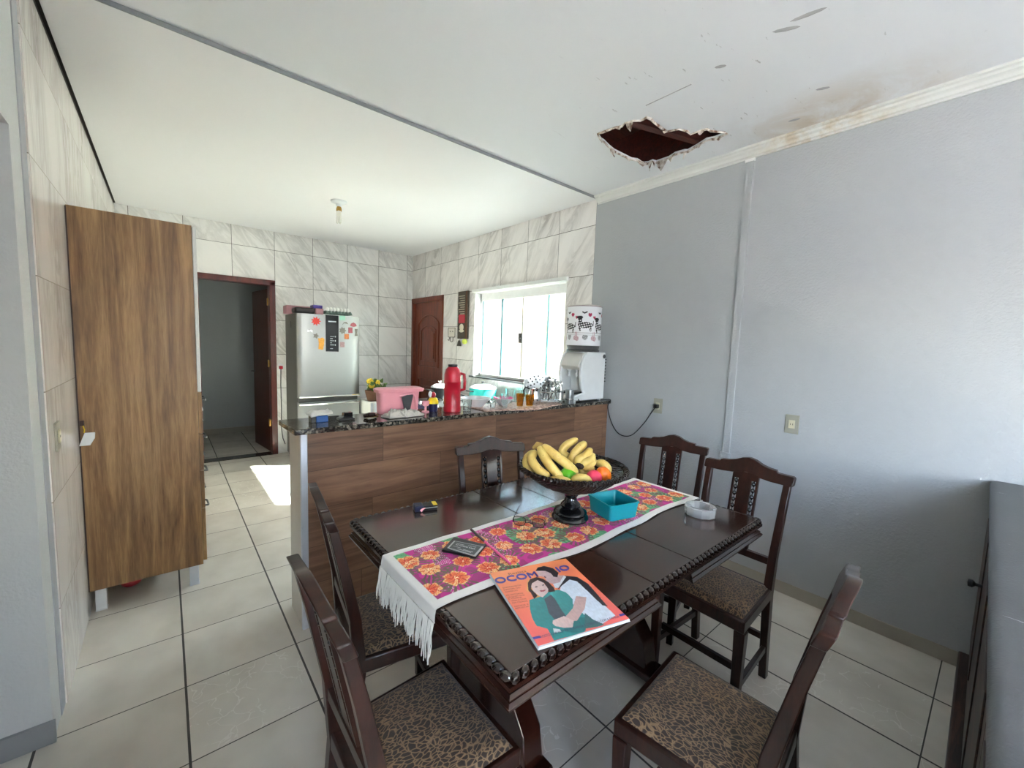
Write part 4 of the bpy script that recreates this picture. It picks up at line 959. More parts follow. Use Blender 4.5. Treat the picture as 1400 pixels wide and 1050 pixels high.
def cover_col(co):
    an = math.atan2(co.y, co.x)  # object local coordinates around bottle axis
    z = co.z - .002; H = BZ1 - BZ0; v = z / H
    wht = lin('E9EAEE'); 
    if v > .985: return lin('7A4A55')
    a0 = R(-135)
    s_ = ((an - a0 + PI) % (2 * PI) - PI) * BR
    per = .15
    k = math.floor((s_ + per / 2) / per); lx = s_ - k * per
    c = wht
    q = animal(lx * 1.0 + .0, z - .165 + (.012 if k % 2 else 0))
    if q == 1: return lin('16161A')
    if q == 2: return lin('F2F2F4')
    if heart(lx - .035, z - .245, .014) or heart(lx - .075 + .15 * (lx < 0), z - .225, .011): return lin('B02A55')
    if abs(lx + .01) < .02 and abs(z - .262 - abs(lx + .01) * .5) < .006: return lin('1A1A1E')
    if heart(lx, z - .06, .02): return lin('2A2A30') if (lx * 140 + z * 90) % 1 > .4 else wht
    if ((lx - .07) ** 2 + (z - .06) ** 2 < .0004) or ((lx + .07) ** 2 + (z - .055) ** 2 < .0004) or (abs(abs(lx) - .07) < .003 and .06 < z < .11): return lin('A03A55') if math.sin(lx * 900 + z * 700) > -.2 else wht
    if .098 < z < .103 or (abs(z - .085) < .001): return lin('B9B7B9')
    return wht
paint(cv, cover_col)
MB().lathe([(.001, .001), (BR * .98, 0), (BR * 1.0, .004), (BR * .9, .012), (.001, .016)], (2.735, 2.335, BZ1 - .002), 40).build('bottle_top', M['white_fabric'], wbt)
# black supply cord from dispenser to socket, lying over the bar front corner
cp = [onx(u, v, 2.93) for u, v in ((831, 556), (835, 575), (843, 590), (853, 596), (865, 594), (880, 579), (890, 565))]
pts = [Vector((2.55, 2.2, Z + .03)), Vector((2.58, 2.19, Z + .008)), Vector((2.75, 2.185, Z + .006)), Vector((2.9, 2.18, Z + .008)), Vector((2.925, 2.16, Z + .002))] + cp + [Vector((2.935, 1.745, 1.05)), Vector((2.925, 1.728, 1.066))]
def smoothpath(P, n=6):
    out = []
    for i in range(len(P) - 1):
        p0, p1, p2, p3 = P[max(i - 1, 0)], P[i], P[i + 1], P[min(i + 2, len(P) - 1)]
        for k in range(n):
            t = k / n; out.append(.5 * ((2 * p1) + (p2 - p0) * t + (2 * p0 - 5 * p1 + 4 * p2 - p3) * t * t + (3 * p1 - p0 - 3 * p2 + p3) * t ** 3))
    return out + [P[-1]]
cd = thing('power_cord', 'black power cord looping from the water dispenser to the wall socket', 'cord', (2.94, 1.73, 1.066))
MB().tube(smoothpath(pts), .0038, 8).build('cable', M['cable'], cd)
MB().box(2.905, XR - .0125, 1.708, 1.742, 1.052, 1.084).build('plug', M['black'], cd, bevel=.005)

# ---------------------------------------------------------------- dining table
TX0, TX1, TY0, TY1, TZ = .545, 1.993, .622, 1.648, .78
tb = thing('dining_table', 'dark carved wooden extending dining table with gadrooned edge', 'table', (1.27, 1.13, 0))
J0, J1 = 1.144, 1.384
for a, b in ((TX0 + .018, J0 - .0015), (J0 + .0015, J1 - .0015), (J1 + .0015, TX1 - .018)):
    MB().box(a, b, TY0 + .018, TY1 - .018, TZ - .028, TZ).build('tabletop_panel', M['topwood'], tb, bevel=.002)
w = MB(); sp_ = .0285
def lobes(p0, p1, out):
    p0, p1 = Vector(p0), Vector(p1); L = (p1 - p0).length; n = round(L / sp_); d = (p1 - p0) / n
    a = math.atan2(d.y, d.x)
    for i in range(n):
        m_ = Matrix.Rotation(a + R(30), 3, 'Z') @ Matrix.Rotation(R(12), 3, 'X')
        w.ball(p0 + d * (i + .5), (.0185, .0115, .0125), 8, 6, 0, m_)
e_ = .012
lobes((TX0 + e_, TY0 + e_, TZ - .011), (TX1 - e_, TY0 + e_, TZ - .011), 0); lobes((TX1 - e_, TY0 + e_, TZ - .011), (TX1 - e_, TY1 - e_, TZ - .011), 0)
lobes((TX1 - e_, TY1 - e_, TZ - .011), (TX0 + e_, TY1 - e_, TZ - .011), 0); lobes((TX0 + e_, TY1 - e_, TZ - .011), (TX0 + e_, TY0 + e_, TZ - .011), 0)
w.build('carved_edge', M['carved'], tb)
w = MB()
for a, b in ((TX0 + .004, J0), (J0, J1), (J1, TX1 - .004)):
    w.box(a, b, TY0 + .004, TY0 + .03, TZ - .0325, TZ - .0215).box(a, b, TY1 - .03, TY1 - .004, TZ - .0325, TZ - .0215)
w.box(TX0 + .004, TX0 + .03, TY0 + .03, TY1 - .03, TZ - .0325, TZ - .0215).box(TX1 - .03, TX1 - .004, TY0 + .03, TY1 - .03, TZ - .0325, TZ - .0215)
w.build('under_edge', M['darkwood'], tb)
# aprons with a stepped moulding at the foot; the middle leaf has none
AZ0, AZ1 = .70, TZ - .033
mp_ = [(0, 0), (.004, 0), (.018, .004), (.02, .012), (.012, .018), (.012, .024), (.004, .03), (0, .03)]
def apron(p0, p1, n):
    p0, p1, n = Vector(p0), Vector(p1), Vector(n)
    q = p0 + (p1 - p0); W = MB()
    W.add([p0, p1, p1 - n * .02, p0 - n * .02] + [v + Vector((0, 0, AZ1 - AZ0)) for v in (p0, p1, p1 - n * .02, p0 - n * .02)], [(0, 1, 2, 3), (7, 6, 5, 4), (0, 4, 5, 1), (1, 5, 6, 2), (2, 6, 7, 3), (3, 7, 4, 0)])
    ap = W.build('apron', M['darkwood'], tb)
    W = MB(); P = [(a, b) for a, b in mp_]
    L = (p1 - p0); t = L.normalized()
    vs = [p0 - t * a + n * a + Vector((0, 0, b)) for a, b in P] + [p1 + t * a + n * a + Vector((0, 0, b)) for a, b in P]
    k = len(P); W.add(vs, [tuple(range(k))[::-1], tuple(range(k, 2 * k))] + [(i, (i + 1) % k, (i + 1) % k + k, i + k) for i in range(k)])
    W.build('apron_moulding', M['darkwood'], ap, smooth=30)
I = .02
apron((TX0 + I, TY0 + I, AZ0), (J0, TY0 + I, AZ0), (0, -1, 0)); apron((J1, TY0 + I, AZ0), (TX1 - I, TY0 + I, AZ0), (0, -1, 0))
apron((TX1 - I, TY0 + I, AZ0), (TX1 - I, TY1 - I, AZ0), (1, 0, 0)); apron((TX0 + I, TY1 - I, AZ0), (TX0 + I, TY0 + I, AZ0), (-1, 0, 0))
apron((J0, TY1 - I, AZ0), (TX0 + I, TY1 - I, AZ0), (0, 1, 0)); apron((TX1 - I, TY1 - I, AZ0), (J1, TY1 - I, AZ0), (0, 1, 0))
MB().box(.75, 1.8, .85, .89, .68, .745).box(.75, 1.8, 1.38, 1.42, .68, .745).build('slide_rail', M['darkwood'], tb)
for x0, x1 in ((.87, .955), (1.585, 1.67)):
    prof_ = [(.90, .08), (.92, .2), (1.0, .3), (1.02, .42), (.96, .52), (.9, .6), (.9, .68), (1.38, .68), (1.38, .6), (1.32, .52), (1.26, .42), (1.28, .3), (1.36, .2), (1.38, .08)]
    pd = MB().prism(prof_, x0, x1, lambda a, b, c: (c, a, b)).build('pedestal', M['darkwood'], tb, bevel=.006)
    MB().box(x0 - .012, x1 + .012, .86, 1.42, .045, .085).build('foot_rail', M['darkwood'], pd, bevel=.008)
    for y in (.89, 1.39): MB().ball(((x0 + x1) / 2, y, .0235), (.03, .03, .0235), 14, 8).build('bun_foot', M['blackgloss'], pd)
MB().box(.955, 1.585, 1.11, 1.17, .14, .24).build('stretcher', M['darkwood'], tb, bevel=.006)

# ---------------------------------------------------------------- chairs
def make_chair(label):
    t = thing('dining_chair', label, 'chair', group='carved dining chairs round the table')
    W = MB
    k = dict(local=True)
    for s_ in (-1, 1):
        W().loft([(s_ * .178, .150, 0, .03, .03), (s_ * .180, .150, .3, .038, .038), (s_ * .180, .150, .40, .042, .042)]).build('front_leg', M['chairwood'], t, bevel=.003, **k)
        W().loft([(s_ * .162, -.225, 0, .032, .034), (s_ * .162, -.205, .2, .032, .036), (s_ * .162, -.185, .42, .034, .042), (s_ * .166, -.20, .6, .032, .036), (s_ * .172, -.24, .8, .030, .030), (s_ * .175, -.268, .92, .029, .027)]).build('back_post', M['chairwood'], t, bevel=.003, **k)
        W().bar((s_ * .178, .15, .15), (s_ * .162, -.21, .15), .018, .03).build('side_stretcher', M['chairwood'], t, bevel=.002, **k)
    W().bar((-.178, .10, .2), (.178, .10, .2), .02, .028).build('cross_stretcher', M['chairwood'], t, bevel=.002, **k)
    W().bar((-.16, -.205, .2), (.16, -.205, .2), .018, .028).build('cross_stretcher', M['chairwood'], t, bevel=.002, **k)
    W().prism([(-.198, .172), (.198, .172), (.178, -.205), (-.178, -.205)], .40, .452).build('seat_frame', M['chairwood'], t, bevel=.006, **k)
    def pad(u, v):
        yy = .155 - .325 * v; hw = .183 - .017 * v; x = (2 * u - 1) * hw
        e = min(1, 14 * min(u, 1 - u, v, 1 - v)) if min(u, 1 - u, v, 1 - v) > 0 else 0
        return (x, yy, .453 + .018 * e ** .5 + .012 * math.sin(PI * u) * math.sin(PI * v))
    W().grid(pad, 28, 28).build('seat_cushion', M['leopard'], t, smooth=180, **k)
    # crest rail following the rake
    top = [(-.2, .950), (-.192, .955), (-.128, .957), (-.126, .966), (-.09, .97), (-.06, .978), (-.03, .992), (0, .998), (.03, .992), (.06, .978), (.09, .97), (.126, .966), (.128, .957), (.192, .955), (.2, .950)]
    bot = [(.2, .918), (.195, .912), (.11, .913), (.06, .918), (.03, .928), (0, .932), (-.03, .928), (-.06, .918), (-.11, .913), (-.195, .912), (-.2, .918)]
    def rk(a, b, c): return (a, -.268 - (b - .92) * .38 + c + .025 * (abs(a) / .2) ** 2 * 0, b)
    W().prism(top + bot, -.0145, .0145, rk).build('crest_rail', M['chairwood'], t, bevel=.003, **k)
    def rp(a, b, c):
        y = -.20 - .068 * max(0, (b - .6)) / .32
        return (a, y + c, b)
    W().prism([(-.155, .55), (.155, .55), (.155, .582), (-.155, .582)], -.011, .011, rp).build('lower_rail', M['chairwood'], t, bevel=.002, **k)
    w = W()
    for a, b in ((-.058, -.049), (-.029, .029), (.049, .058)): w.prism([(a, .582), (b, .582), (b, .93), (a, .93)], -.007, .007, rp)
    w.prism([(-.058, .582), (.058, .582), (.058, .655), (-.058, .655)], -.007, .007, rp).prism([(-.058, .895), (.058, .895), (.058, .93), (-.058, .93)], -.007, .007, rp)
    sp = w.build('splat', M['chairwood'], t, **k)
    for s_ in (-1, 1):
        pr = []
        for i in range(8 * 8 + 1):
            ph = i / 8 * 2 * PI; pr.append(((s_ * .039), .655 + .03 * i / 8, .0062 - .0042 * math.cos(ph)))
        w = W(); w.tube([rp(a, b, 0) for a, b, c in pr], [c for a, b, c in pr], 8)
        w.build('turned_spindle', M['blackgloss'], sp, **k)
    return t
spots = [((.51, .92), -90, 'dark carved chair at the near left corner of the table, closest to the camera'),
         ((.665, 1.425), -97.4, 'dark carved chair at the table\'s left end, behind the nearest left one'),
         ((1.875, .763), 90, 'dark chair at the right end by the grey wall, under the wall socket'),
         ((2.056, 1.19), 102, 'dark chair at the far right corner of the table, nearest the bar and wall'),
         ((1.276, 1.512), 163.6, 'dark chair against the bar, behind the fruit bowl'),
         ((1.161, .474), 5, 'dark chair on the near long side, cut off by the bottom edge of the photo')]
ch0 = make_chair(spots[0][2])
for i, (xy, a, lb_) in enumerate(spots):
    o = ch0 if i == 0 else copy_tree(ch0)
    o.location = (xy[0], xy[1], 0); o.rotation_euler = (0, 0, R(a)); o['label'] = lb_

# ---------------------------------------------------------------- table runner
RX0, RX1, RY0, RY1 = TX0 - .005, TX1 + .004, .915, 1.283
rn = thing('table_runner', 'pink floral runner with white border and fringe across the table', 'table runner', (1.27, 1.1, TZ))
DR = .035
def runf(u, v):
    L = (RX1 - RX0) + 2 * DR; s_ = u * L
    y = RY0 + (RY1 - RY0) * v + .012 * math.sin(s_ * 6 + .5) * (1 - v) + .004 * math.sin(s_ * 17) * (1 - v) + .004 * math.sin(s_ * 9) * v
    z = TZ + .0035 + .0012 * math.sin(s_ * 30 + v * 6) * max(0, 1 - 3 * min(v, 1 - v)) + .001
    if s_ < DR: return (RX0 - .003 - .006 * math.sin((DR - s_) / DR * 1.57), y, z - (DR - s_))
    if s_ > L - DR: return (RX1 + .003 + .004 * math.sin((s_ - L + DR) / DR * 1.57), y, z - (s_ - L + DR))
    return (RX0 + s_ - DR, y, z)
NU, NV = 600, 140
rb = MB().grid(runf, NU, NV).build('printed_cloth', vcol('printed cotton', .85, weave=.25), rn, fixn=False, smooth=180)
rr = random.Random(4)
FL = []
LX = RX1 - RX0 + 2 * DR
for row, vv in enumerate((.10, .185, .275)):
    x = .07 + .05 * (row % 2)
    while x < LX - .07:
        FL.append((x + rr.uniform(-.012, .012), vv + rr.uniform(-.014, .014), .037 + rr.uniform(-.004, .006), rr.random() * 6)); x += .098
def runcol(s_, y):
    W_ = RY1 - RY0; bd = .036
    if s_ < DR + .022 or s_ > LX - DR - .022 or y < bd or y > W_ - bd * .8: return lin('EDEAE5')
    base = lin('D6339A')
    nz = mathutils.noise.noise(Vector((s_ * 25, y * 25, 0)))
    for fx_, fy_, fr_, ph in FL:
        dx, dy = s_ - fx_, y - fy_; d = math.hypot(dx, dy)
        if d > fr_ * 1.9: continue
        a = math.atan2(dy, dx)
        edge = fr_ * (.84 + .16 * abs(math.cos(3.5 * a + ph)) + .05 * math.sin(11 * a))
        if d < edge:
            t = d / edge; pet = abs(math.sin(3.5 * a + ph + 2.2 * t)); st = math.sin(26 * a + 9 * t)
            if t < .16: return lin('FFF0C0') if st > 0 else lin('E8402A')
            if pet < .22: return lin('B02A28')
            if t > .84: return lin('F1AE66') if st > -.3 else lin('F5D9A0')
            return lin('EE8A56') if st * .5 + t > .55 else (lin('DC5038') if nz > -.1 else lin('F6DCA4'))
    for fx_, fy_, fr_, ph in FL:
        dx, dy = s_ - fx_, y - fy_; d = math.hypot(dx, dy)
        if d < fr_ * 1.75 and math.sin(math.atan2(dy, dx) * 22 + ph) > -.1 and math.sin(math.atan2(dy, dx) * 1.5 + ph) > -.35:
            return lin('756458') if nz < .25 else lin('8C5A6A')
    g = mathutils.noise.noise(Vector((s_ * 9, y * 9, 5)))
    if g > .22:
        q = math.sin(s_ * 420 + y * 300 + 8 * nz)
        return lin('4E9A68') if q > 0 else lin('7FBE8C')
    if g < -.3 and math.sin(s_ * 700) * math.sin(y * 700) > .45: return lin('F6E6EE')
    return lin('CB3A92') if nz > -.15 else lin('A8397A')
cols = [runcol(i / NU * LX, (j / NV) * (RY1 - RY0)) for j in range(NV + 1) for i in range(NU + 1)]
ca = rb.data.color_attributes.new('Col', 'FLOAT_COLOR', 'POINT'); buf = []
for c in cols: buf += [c[0], c[1], c[2], 1]
ca.data.foreach_set('color', buf)
w = MB(); rr = random.Random(9)
for sd, x in ((-1, RX0 - .011), (1, RX1 + .009)):
    n = 46
    for i in range(n):
        cy_ = RY0 + (RY1 - RY0) * (i + .5) / n + (.012 * math.sin(.5) if 1 else 0) * (1 - (i + .5) / n)
        clump = (i // 4) * 4 + 2; cyy = RY0 + (RY1 - RY0) * (clump + .5) / n
        for q in range(3):
            y0 = cy_ + rr.uniform(-.004, .004); ln = .105 + rr.uniform(-.018, .014) + .012 * math.sin(i * .5)
            y1 = y0 * .45 + cyy * .55 + rr.uniform(-.004, .004)
            x1 = x + sd * rr.uniform(.0, .012); z0 = TZ - DR + .006
            w.tube([(x, y0, z0), (x + sd * .004 + rr.uniform(-.002, .002), y0 * .8 + y1 * .2, z0 - ln * .35), (x1, y0 * .4 + y1 * .6, z0 - ln * .7), (x1 + rr.uniform(-.003, .003), y1, z0 - ln)], [.0022, .002, .0019, .0012], 4)
fg = w.build('fringe', M['fringe'], rn); fg['kind'] = 'stuff'

# ---------------------------------------------------------------- fruit bowl
BC = Vector((1.29, 1.126, 0)); RZ = TZ + .0055
fbw = thing('fruit_bowl', 'dark woven fruit bowl on a black turned pedestal', 'fruit bowl', (BC.x, BC.y, RZ))
MB().lathe([(.076, 0), (.078, .006), (.074, .014), (.066, .02), (.07, .028), (.066, .036), (.05, .044), (.04, .05), (.042, .058), (.036, .066), (.026, .078), (.024, .09), (.03, .1), (.034, .112), (.03, .118), (.001, .118)], (BC.x, BC.y, RZ), 40).build('pedestal', M['blackgloss'], fbw)
w = MB(); z0 = RZ + .118
bp = [(.03, .0), (.08, .01), (.13, .03), (.175, .06), (.205, .088), (.219, .1), (.213, .102), (.198, .092), (.168, .066), (.125, .038), (.075, .018), (.001, .01)]
rr_ = []
for r0, zz in bp:
    ring = []
    for a in range(96):
        th = 2 * PI * a / 96; k = 1 + (.018 * math.sin(24 * th + zz * 160) if .05 < r0 < .21 else 0)
        ring.append(Vector((BC.x + r0 * k * math.cos(th), BC.y + r0 * k * math.sin(th), z0 + zz)))
    rr_.append(ring)
w.rings(rr_, 0, False); w.build('basket', M['cane'], fbw)
w = MB()
for ph in range(3):
    n = 150; w.tube([(BC.x + (.218 + .007 * math.cos(18 * 2 * PI * i / n + ph * 2.09)) * math.cos(2 * PI * i / n), BC.y + (.218 + .007 * math.cos(18 * 2 * PI * i / n + ph * 2.09)) * math.sin(2 * PI * i / n), z0 + .101 + .006 * math.sin(18 * 2 * PI * i / n + ph * 2.09)) for i in range(n)], .0062, 6, closed=True)
w.build('braided_rim', M['cane'], fbw)
nrm = Vector((.643, .766, 0)).normalized()
def bpt(a, b, dep=0): return onp(700 + a / 8.076, 590 + b / 8.076, Vector((BC.x, BC.y, 1)) - nrm * dep, nrm)
def banana(pts, parent=None, r=.0175, stem=True, **kw):
    P = smoothpath([bpt(*p) for p in pts], 6); n = len(P)
    rad = [r * (1 - .75 * max(0, (abs(i / (n - 1) - .5) * 2)) ** 5) * (1 if .0 < i / (n - 1) < 1 else .45) for i in range(n)]
    b = MB().tube(P, rad, 10)
    if parent is not None: o = b.build('banana', M['banana'], parent, **kw)
    else: o = b.build('banana', M['banana'], origin=P[n // 2], **kw)
    e = MB().ball(P[-1], rad[-1] * 1.3, 6, 4); e.build('blossom_end', M['banana_tip'], o)
    return o
o1 = bpt(300, 140, .03)
b1 = thing('banana_bunch', 'left bunch of long yellow bananas leaning in the fruit bowl', 'bananas', o1)
banana([(330, 150, .06), (440, 235, .08), (580, 340, .09), (730, 465, .09)], b1, .019)
banana([(300, 165, .05), (350, 270, .09), (440, 400, .11), (560, 520, .12)], b1, .0185)
banana([(265, 215, .03), (215, 300, .07), (290, 420, .11), (420, 505, .13)], b1, .0185)
banana([(250, 215, -.01), (170, 290, .02), (165, 380, .05), (230, 470, .07)], b1, .017)
MB().tube([bpt(240, 185, .03), bpt(285, 140, .04), bpt(335, 150, .05)], [.008, .012, .009], 8).ball(bpt(290, 160, .04), (.016, .016, .012), 8, 6).build('crown', simple('banana crown', 'A8874A', .7, bumpy=.4), b1)
o2 = bpt(750, 380, .02)
b2 = thing('banana_bunch', 'right hand of shorter bananas curling to a dark stem in the bowl', 'bananas', o2)
banana([(720, 330, .01), (560, 240, -.02), (600, 150, -.03), (730, 80, -.03)], b2, .0175)
banana([(740, 360, .03), (670, 290, .03), (740, 190, .02), (820, 115, .01)], b2, .019)
banana([(760, 380, .04), (730, 320, .06), (820, 260, .05), (870, 190, .02)], b2, .018)
banana([(770, 395, .04), (790, 350, .07), (860, 310, .06), (900, 250, .03)], b2, .017)
banana([(780, 400, .03), (830, 385, .06), (880, 350, .05), (905, 295, .02)], b2, .016)
MB().tube([bpt(700, 350, .04), bpt(740, 370, .07), bpt(780, 390, .08)], [.012, .015, .01], 8).ball(bpt(765, 385, .08), .012, 8, 6).build('crown', M['banana_tip'], b2)
for pts_, lb_, r0 in (([(420, 530, .13), (500, 522, .15), (580, 540, .155), (650, 560, .15)], 'loose banana lying lowest at the front left rim of the bowl', .014),
                  ([(670, 560, .14), (720, 515, .15), (800, 515, .15), (870, 560, .13)], 'loose arched banana at the front of the bowl, below the green fruit', .0165),
                  ([(920, 350, -.02), (1000, 355, .0), (1050, 400, .01), (1065, 470, .02)], 'loose banana curving behind the orange at the right of the bowl', .0175),
                  ([(740, 450, .03), (790, 440, .03), (850, 430, .02), (900, 400, .0)], 'short banana tucked between the two bunches and the pink fruit', .018)):
    o = banana(pts_, None, r0); tag(o, lb_, 'banana', 'loose bananas in the fruit bowl')
p = bpt(620, 480, .09); tag(MB().ball(p, (.034, .034, .03), 16, 10).build('green_fruit', M['green_fruit'], origin=p), 'bright green fruit between the bananas', 'fruit')
p = bpt(905, 510, .105); tag(MB().ball(p, (.032, .032, .030), 18, 12).build('pink_fruit', M['pink_fruit'], origin=p), 'pinkish red fruit next to the orange in the bowl', 'fruit')
p = bpt(1010, 480, .08); tag(MB().ball(p, (.030, .030, .038), 18, 12, 0, Euler((0, R(-35), 0)).to_matrix()).build('orange', M['orange_fruit'], origin=p), 'orange fruit at the right side of the bowl', 'fruit')

# ---------------------------------------------------------------- teal box, ashtray, small things on the table
S0 = TZ + .0055
tx = [onz(u, v, S0) for u, v in ((815, 702), (842, 716), (873, 708))]
cx, cy = 1.475, 1.045
bxm = thing('teal_box', 'open square teal plastic box on the runner beside the fruit bowl', 'box', (cx, cy, S0), rotz=0)
def sq(h, z, r=.014, rot=R(-14)):
    P = rrect(-h, h, -h, h, r); c_, s_ = math.cos(rot), math.sin(rot)
    return [Vector((cx + a * c_ - b * s_, cy + a * s_ + b * c_, S0 + z)) for a, b in P]
MB().rings([sq(.066, 0), sq(.072, .004), sq(.078, .066), sq(.081, .066), sq(.081, .072), sq(.076, .072), sq(.073, .066), sq(.067, .008, .012), sq(.02, .006, .004)], 0, True).build('box_shell', M['teal'], bxm, smooth=35)
ac = Vector((1.80, .815, TZ))
o = MB().lathe([(.052, 0), (.064, .005), (.066, .04), (.06, .044), (.046, .042), (.042, .016), (.001, .012)], ac, 12, cap=True).build('glass_ashtray', M['ashglass'], origin=ac, smooth=20); tag(o, 'round clear cut-glass ashtray on the right end of the table', 'ashtray')
for a in range(3):
    th = a * 2.094 + .4; MB().bar(ac + Vector((.044 * math.cos(th), .044 * math.sin(th), .043)), ac + Vector((.062 * math.cos(th), .062 * math.sin(th), .046)), .012, .006).build('cigarette_rest', M['ashglass'], o)
# wallet
q = [onz(595 + a / 17.5, 730 + b / 17.5, S0 + .012) for a, b in ((290, 330), (450, 160), (1160, 300), (960, 530))]
q0 = [onz(595 + a / 17.5, 730 + b / 17.5, S0 + .001) for a, b in ((150, 430), (440, 110), (1220, 300), (970, 600))]
t = thing('black_wallet', 'black wallet with a silver-framed printed card on the runner', 'wallet', q0[0].lerp(q0[2], .5))
w = MB().rings([[Vector((p.x, p.y, S0 + .0005)) for p in q0], [Vector((p.x, p.y, S0 + .009)) for p in q0]]); w.build('cover', M['black'], t, bevel=.003)
ctr = sum(q, Vector()) / 4
MB().rings([[Vector((p.x, p.y, S0 + .0091)) for p in q], [Vector((p.x, p.y, S0 + .012)) for p in q]]).build('card_frame', M['silver'], t)
qi = [ctr + (p - ctr) * .88 for p in q]
MB().rings([[Vector((p.x, p.y, S0 + .0121)) for p in qi], [Vector((p.x, p.y, S0 + .0128)) for p in qi]]).build('card', simple('card grey', '3E4648', .35), t)
def quadmap(Q, z):
    return lambda x, y, zz=0: (Q[0] * (1 - x) * (1 - y) + Q[3] * x * (1 - y) + Q[2] * x * y + Q[1] * (1 - x) * y) * Vector((1, 1, 0)) + z if False else None
def qmap(Q, x, y, z):
    a = Q[0].lerp(Q[3], x); b = Q[1].lerp(Q[2], x); p = a.lerp(b, y); return Vector((p.x, p.y, z))
w = MB()
w.text('AS NOSSAS VAAN', .2, lambda x, y, zz: qmap(qi, .12 + x, .5 + y * 1.0, S0 + .0132), width=.76)
w.text('em festas', .12, lambda x, y, zz: qmap(qi, .08 + x, .28 + y, S0 + .0132), width=.3); w.text('regional', .12, lambda x, y, zz: qmap(qi, .55 + x, .76 + y * .9, S0 + .0132), width=.3)
for yy, x0, x1 in ((.2, .5, .9), (.1, .3, .85), (.72, .1, .4)):
    w.add([qmap(qi, x0, yy, S0 + .0132), qmap(qi, x1, yy, S0 + .0132), qmap(qi, x1, yy + .03, S0 + .0132), qmap(qi, x0, yy + .03, S0 + .0132)], [(0, 1, 2, 3)])
w.build('card_lettering', M['white_plastic'], t, smooth=0)
# pen
pa, pb_ = onz(643, 723, S0 + .005), onz(698, 771, S0 + .005)
o = MB().tube([pa, pa.lerp(pb_, .06), pa.lerp(pb_, .94), pb_], [.0015, .0042, .0042, .003], 8).build('pen', M['hotpink'], origin=pa.lerp(pb_, .5)); tag(o, 'thin pink and dark pen lying across the runner', 'pen')
MB().tube([pa.lerp(pb_, .02), pa.lerp(pb_, .4)], .0046, 8).build('pen_barrel', simple('pen grey', '5A4A46', .4), o)
# spectacles, resting upside down with one arm up
gc = [onz(590 + a / 8.235, 680 + b / 8.235, S0 + .021) for a, b in ((990, 265), (1205, 292))]
dv = (gc[1] - gc[0]).normalized(); up = Vector((0, 0, 1)); nv = dv.cross(up)
t = thing('eyeglasses', 'dark thin-rimmed eyeglasses resting on the runner', 'glasses', (gc[0] + gc[1]) / 2 - Vector((0, 0, .021)))
w = MB(); upv = (up * .97 - nv * .12 * -1).normalized()
for g in gc:
    L = [g + dv * x * .0245 + upv * y * .0195 for x, y in ((-.95, .7), (-.5, 1), (.5, 1), (.95, .7), (1, 0), (.8, -.8), (.3, -1), (-.3, -1), (-.8, -.8), (-1, 0))]
    w.tube(L, .0016, 6, closed=True)
    MB().add([p for p in L] + [p + nv * .001 for p in L], [tuple(range(10)), tuple(range(19, 9, -1))]).build('lens', M['lens'], t, smooth=0)
w.tube([gc[0] + dv * .024 + upv * -.005, (gc[0] + gc[1]) / 2 + upv * -.002, gc[1] - dv * .024 + upv * -.005], .0017, 6)
w.build('rim', M['glasses'], t)
l0 = gc[0] - dv * .026; l1 = gc[1] + dv * .026
tipp = onp(590 + 1000 / 8.235, 680 + 75 / 8.235, l0 + Vector((.02, .03, 0)), nrm)
MB().tube([l0 - upv * .006, l0 + Vector((.004, .006, .002)), tipp], .0014, 6).build('temple_arm', M['glasses'], t)
MB().tube([l1 - upv * .006, l1 + nv * -.03 + Vector((0, 0, -.006)), l1 + nv * -.09 + Vector((-.02, 0, -.01))], .0014, 6).build('temple_arm', M['glasses'], t)
# small cigarette-type packet left of the runner
pA, pB = onz(567, 701, TZ), onz(598, 697, TZ)
dv2 = (pB - pA).normalized(); nv2 = Vector((-dv2.y, dv2.x, 0)); L2 = (pB - pA).length
t = thing('small_packet', 'small black and navy packet with a yellow end on the bare table', 'packet', pA.lerp(pB, .5) + nv2 * .02)
def pk(a, b, c): return pA + dv2 * a * L2 + nv2 * b + Vector((0, 0, c + .0005))
def pbx(a0, a1, b0, b1, c0, c1): return MB().add([pk(a, b, c) for a in (a0, a1) for b in (b0, b1) for c in (c0, c1)], [(0, 1, 3, 2), (4, 6, 7, 5), (0, 4, 5, 1), (2, 3, 7, 6), (0, 2, 6, 4), (1, 5, 7, 3)])
pbx(0, .38, -.002, .045, 0, .026).build('navy_end', simple('navy packet', '141A38', .3), t, bevel=.003); pbx(.381, 1, 0, .042, 0, .022).build('packet_body', M['black'], t, bevel=.002)
pbx(.82, 1.0, .0, .042, .0221, .0235).build('yellow_panel', M['yellow'], t); pbx(.4, 1.0, -.0015, -.0001, .012, .015).build('silver_stripe', M['silver'], t)
w = MB().tube([pk(.26, -.004, .005), pk(.33, -.004, .012), pk(.45, -.004, .016)], [.006, .004, .002], 8); w.build('pink_clip', M['pink'], t)

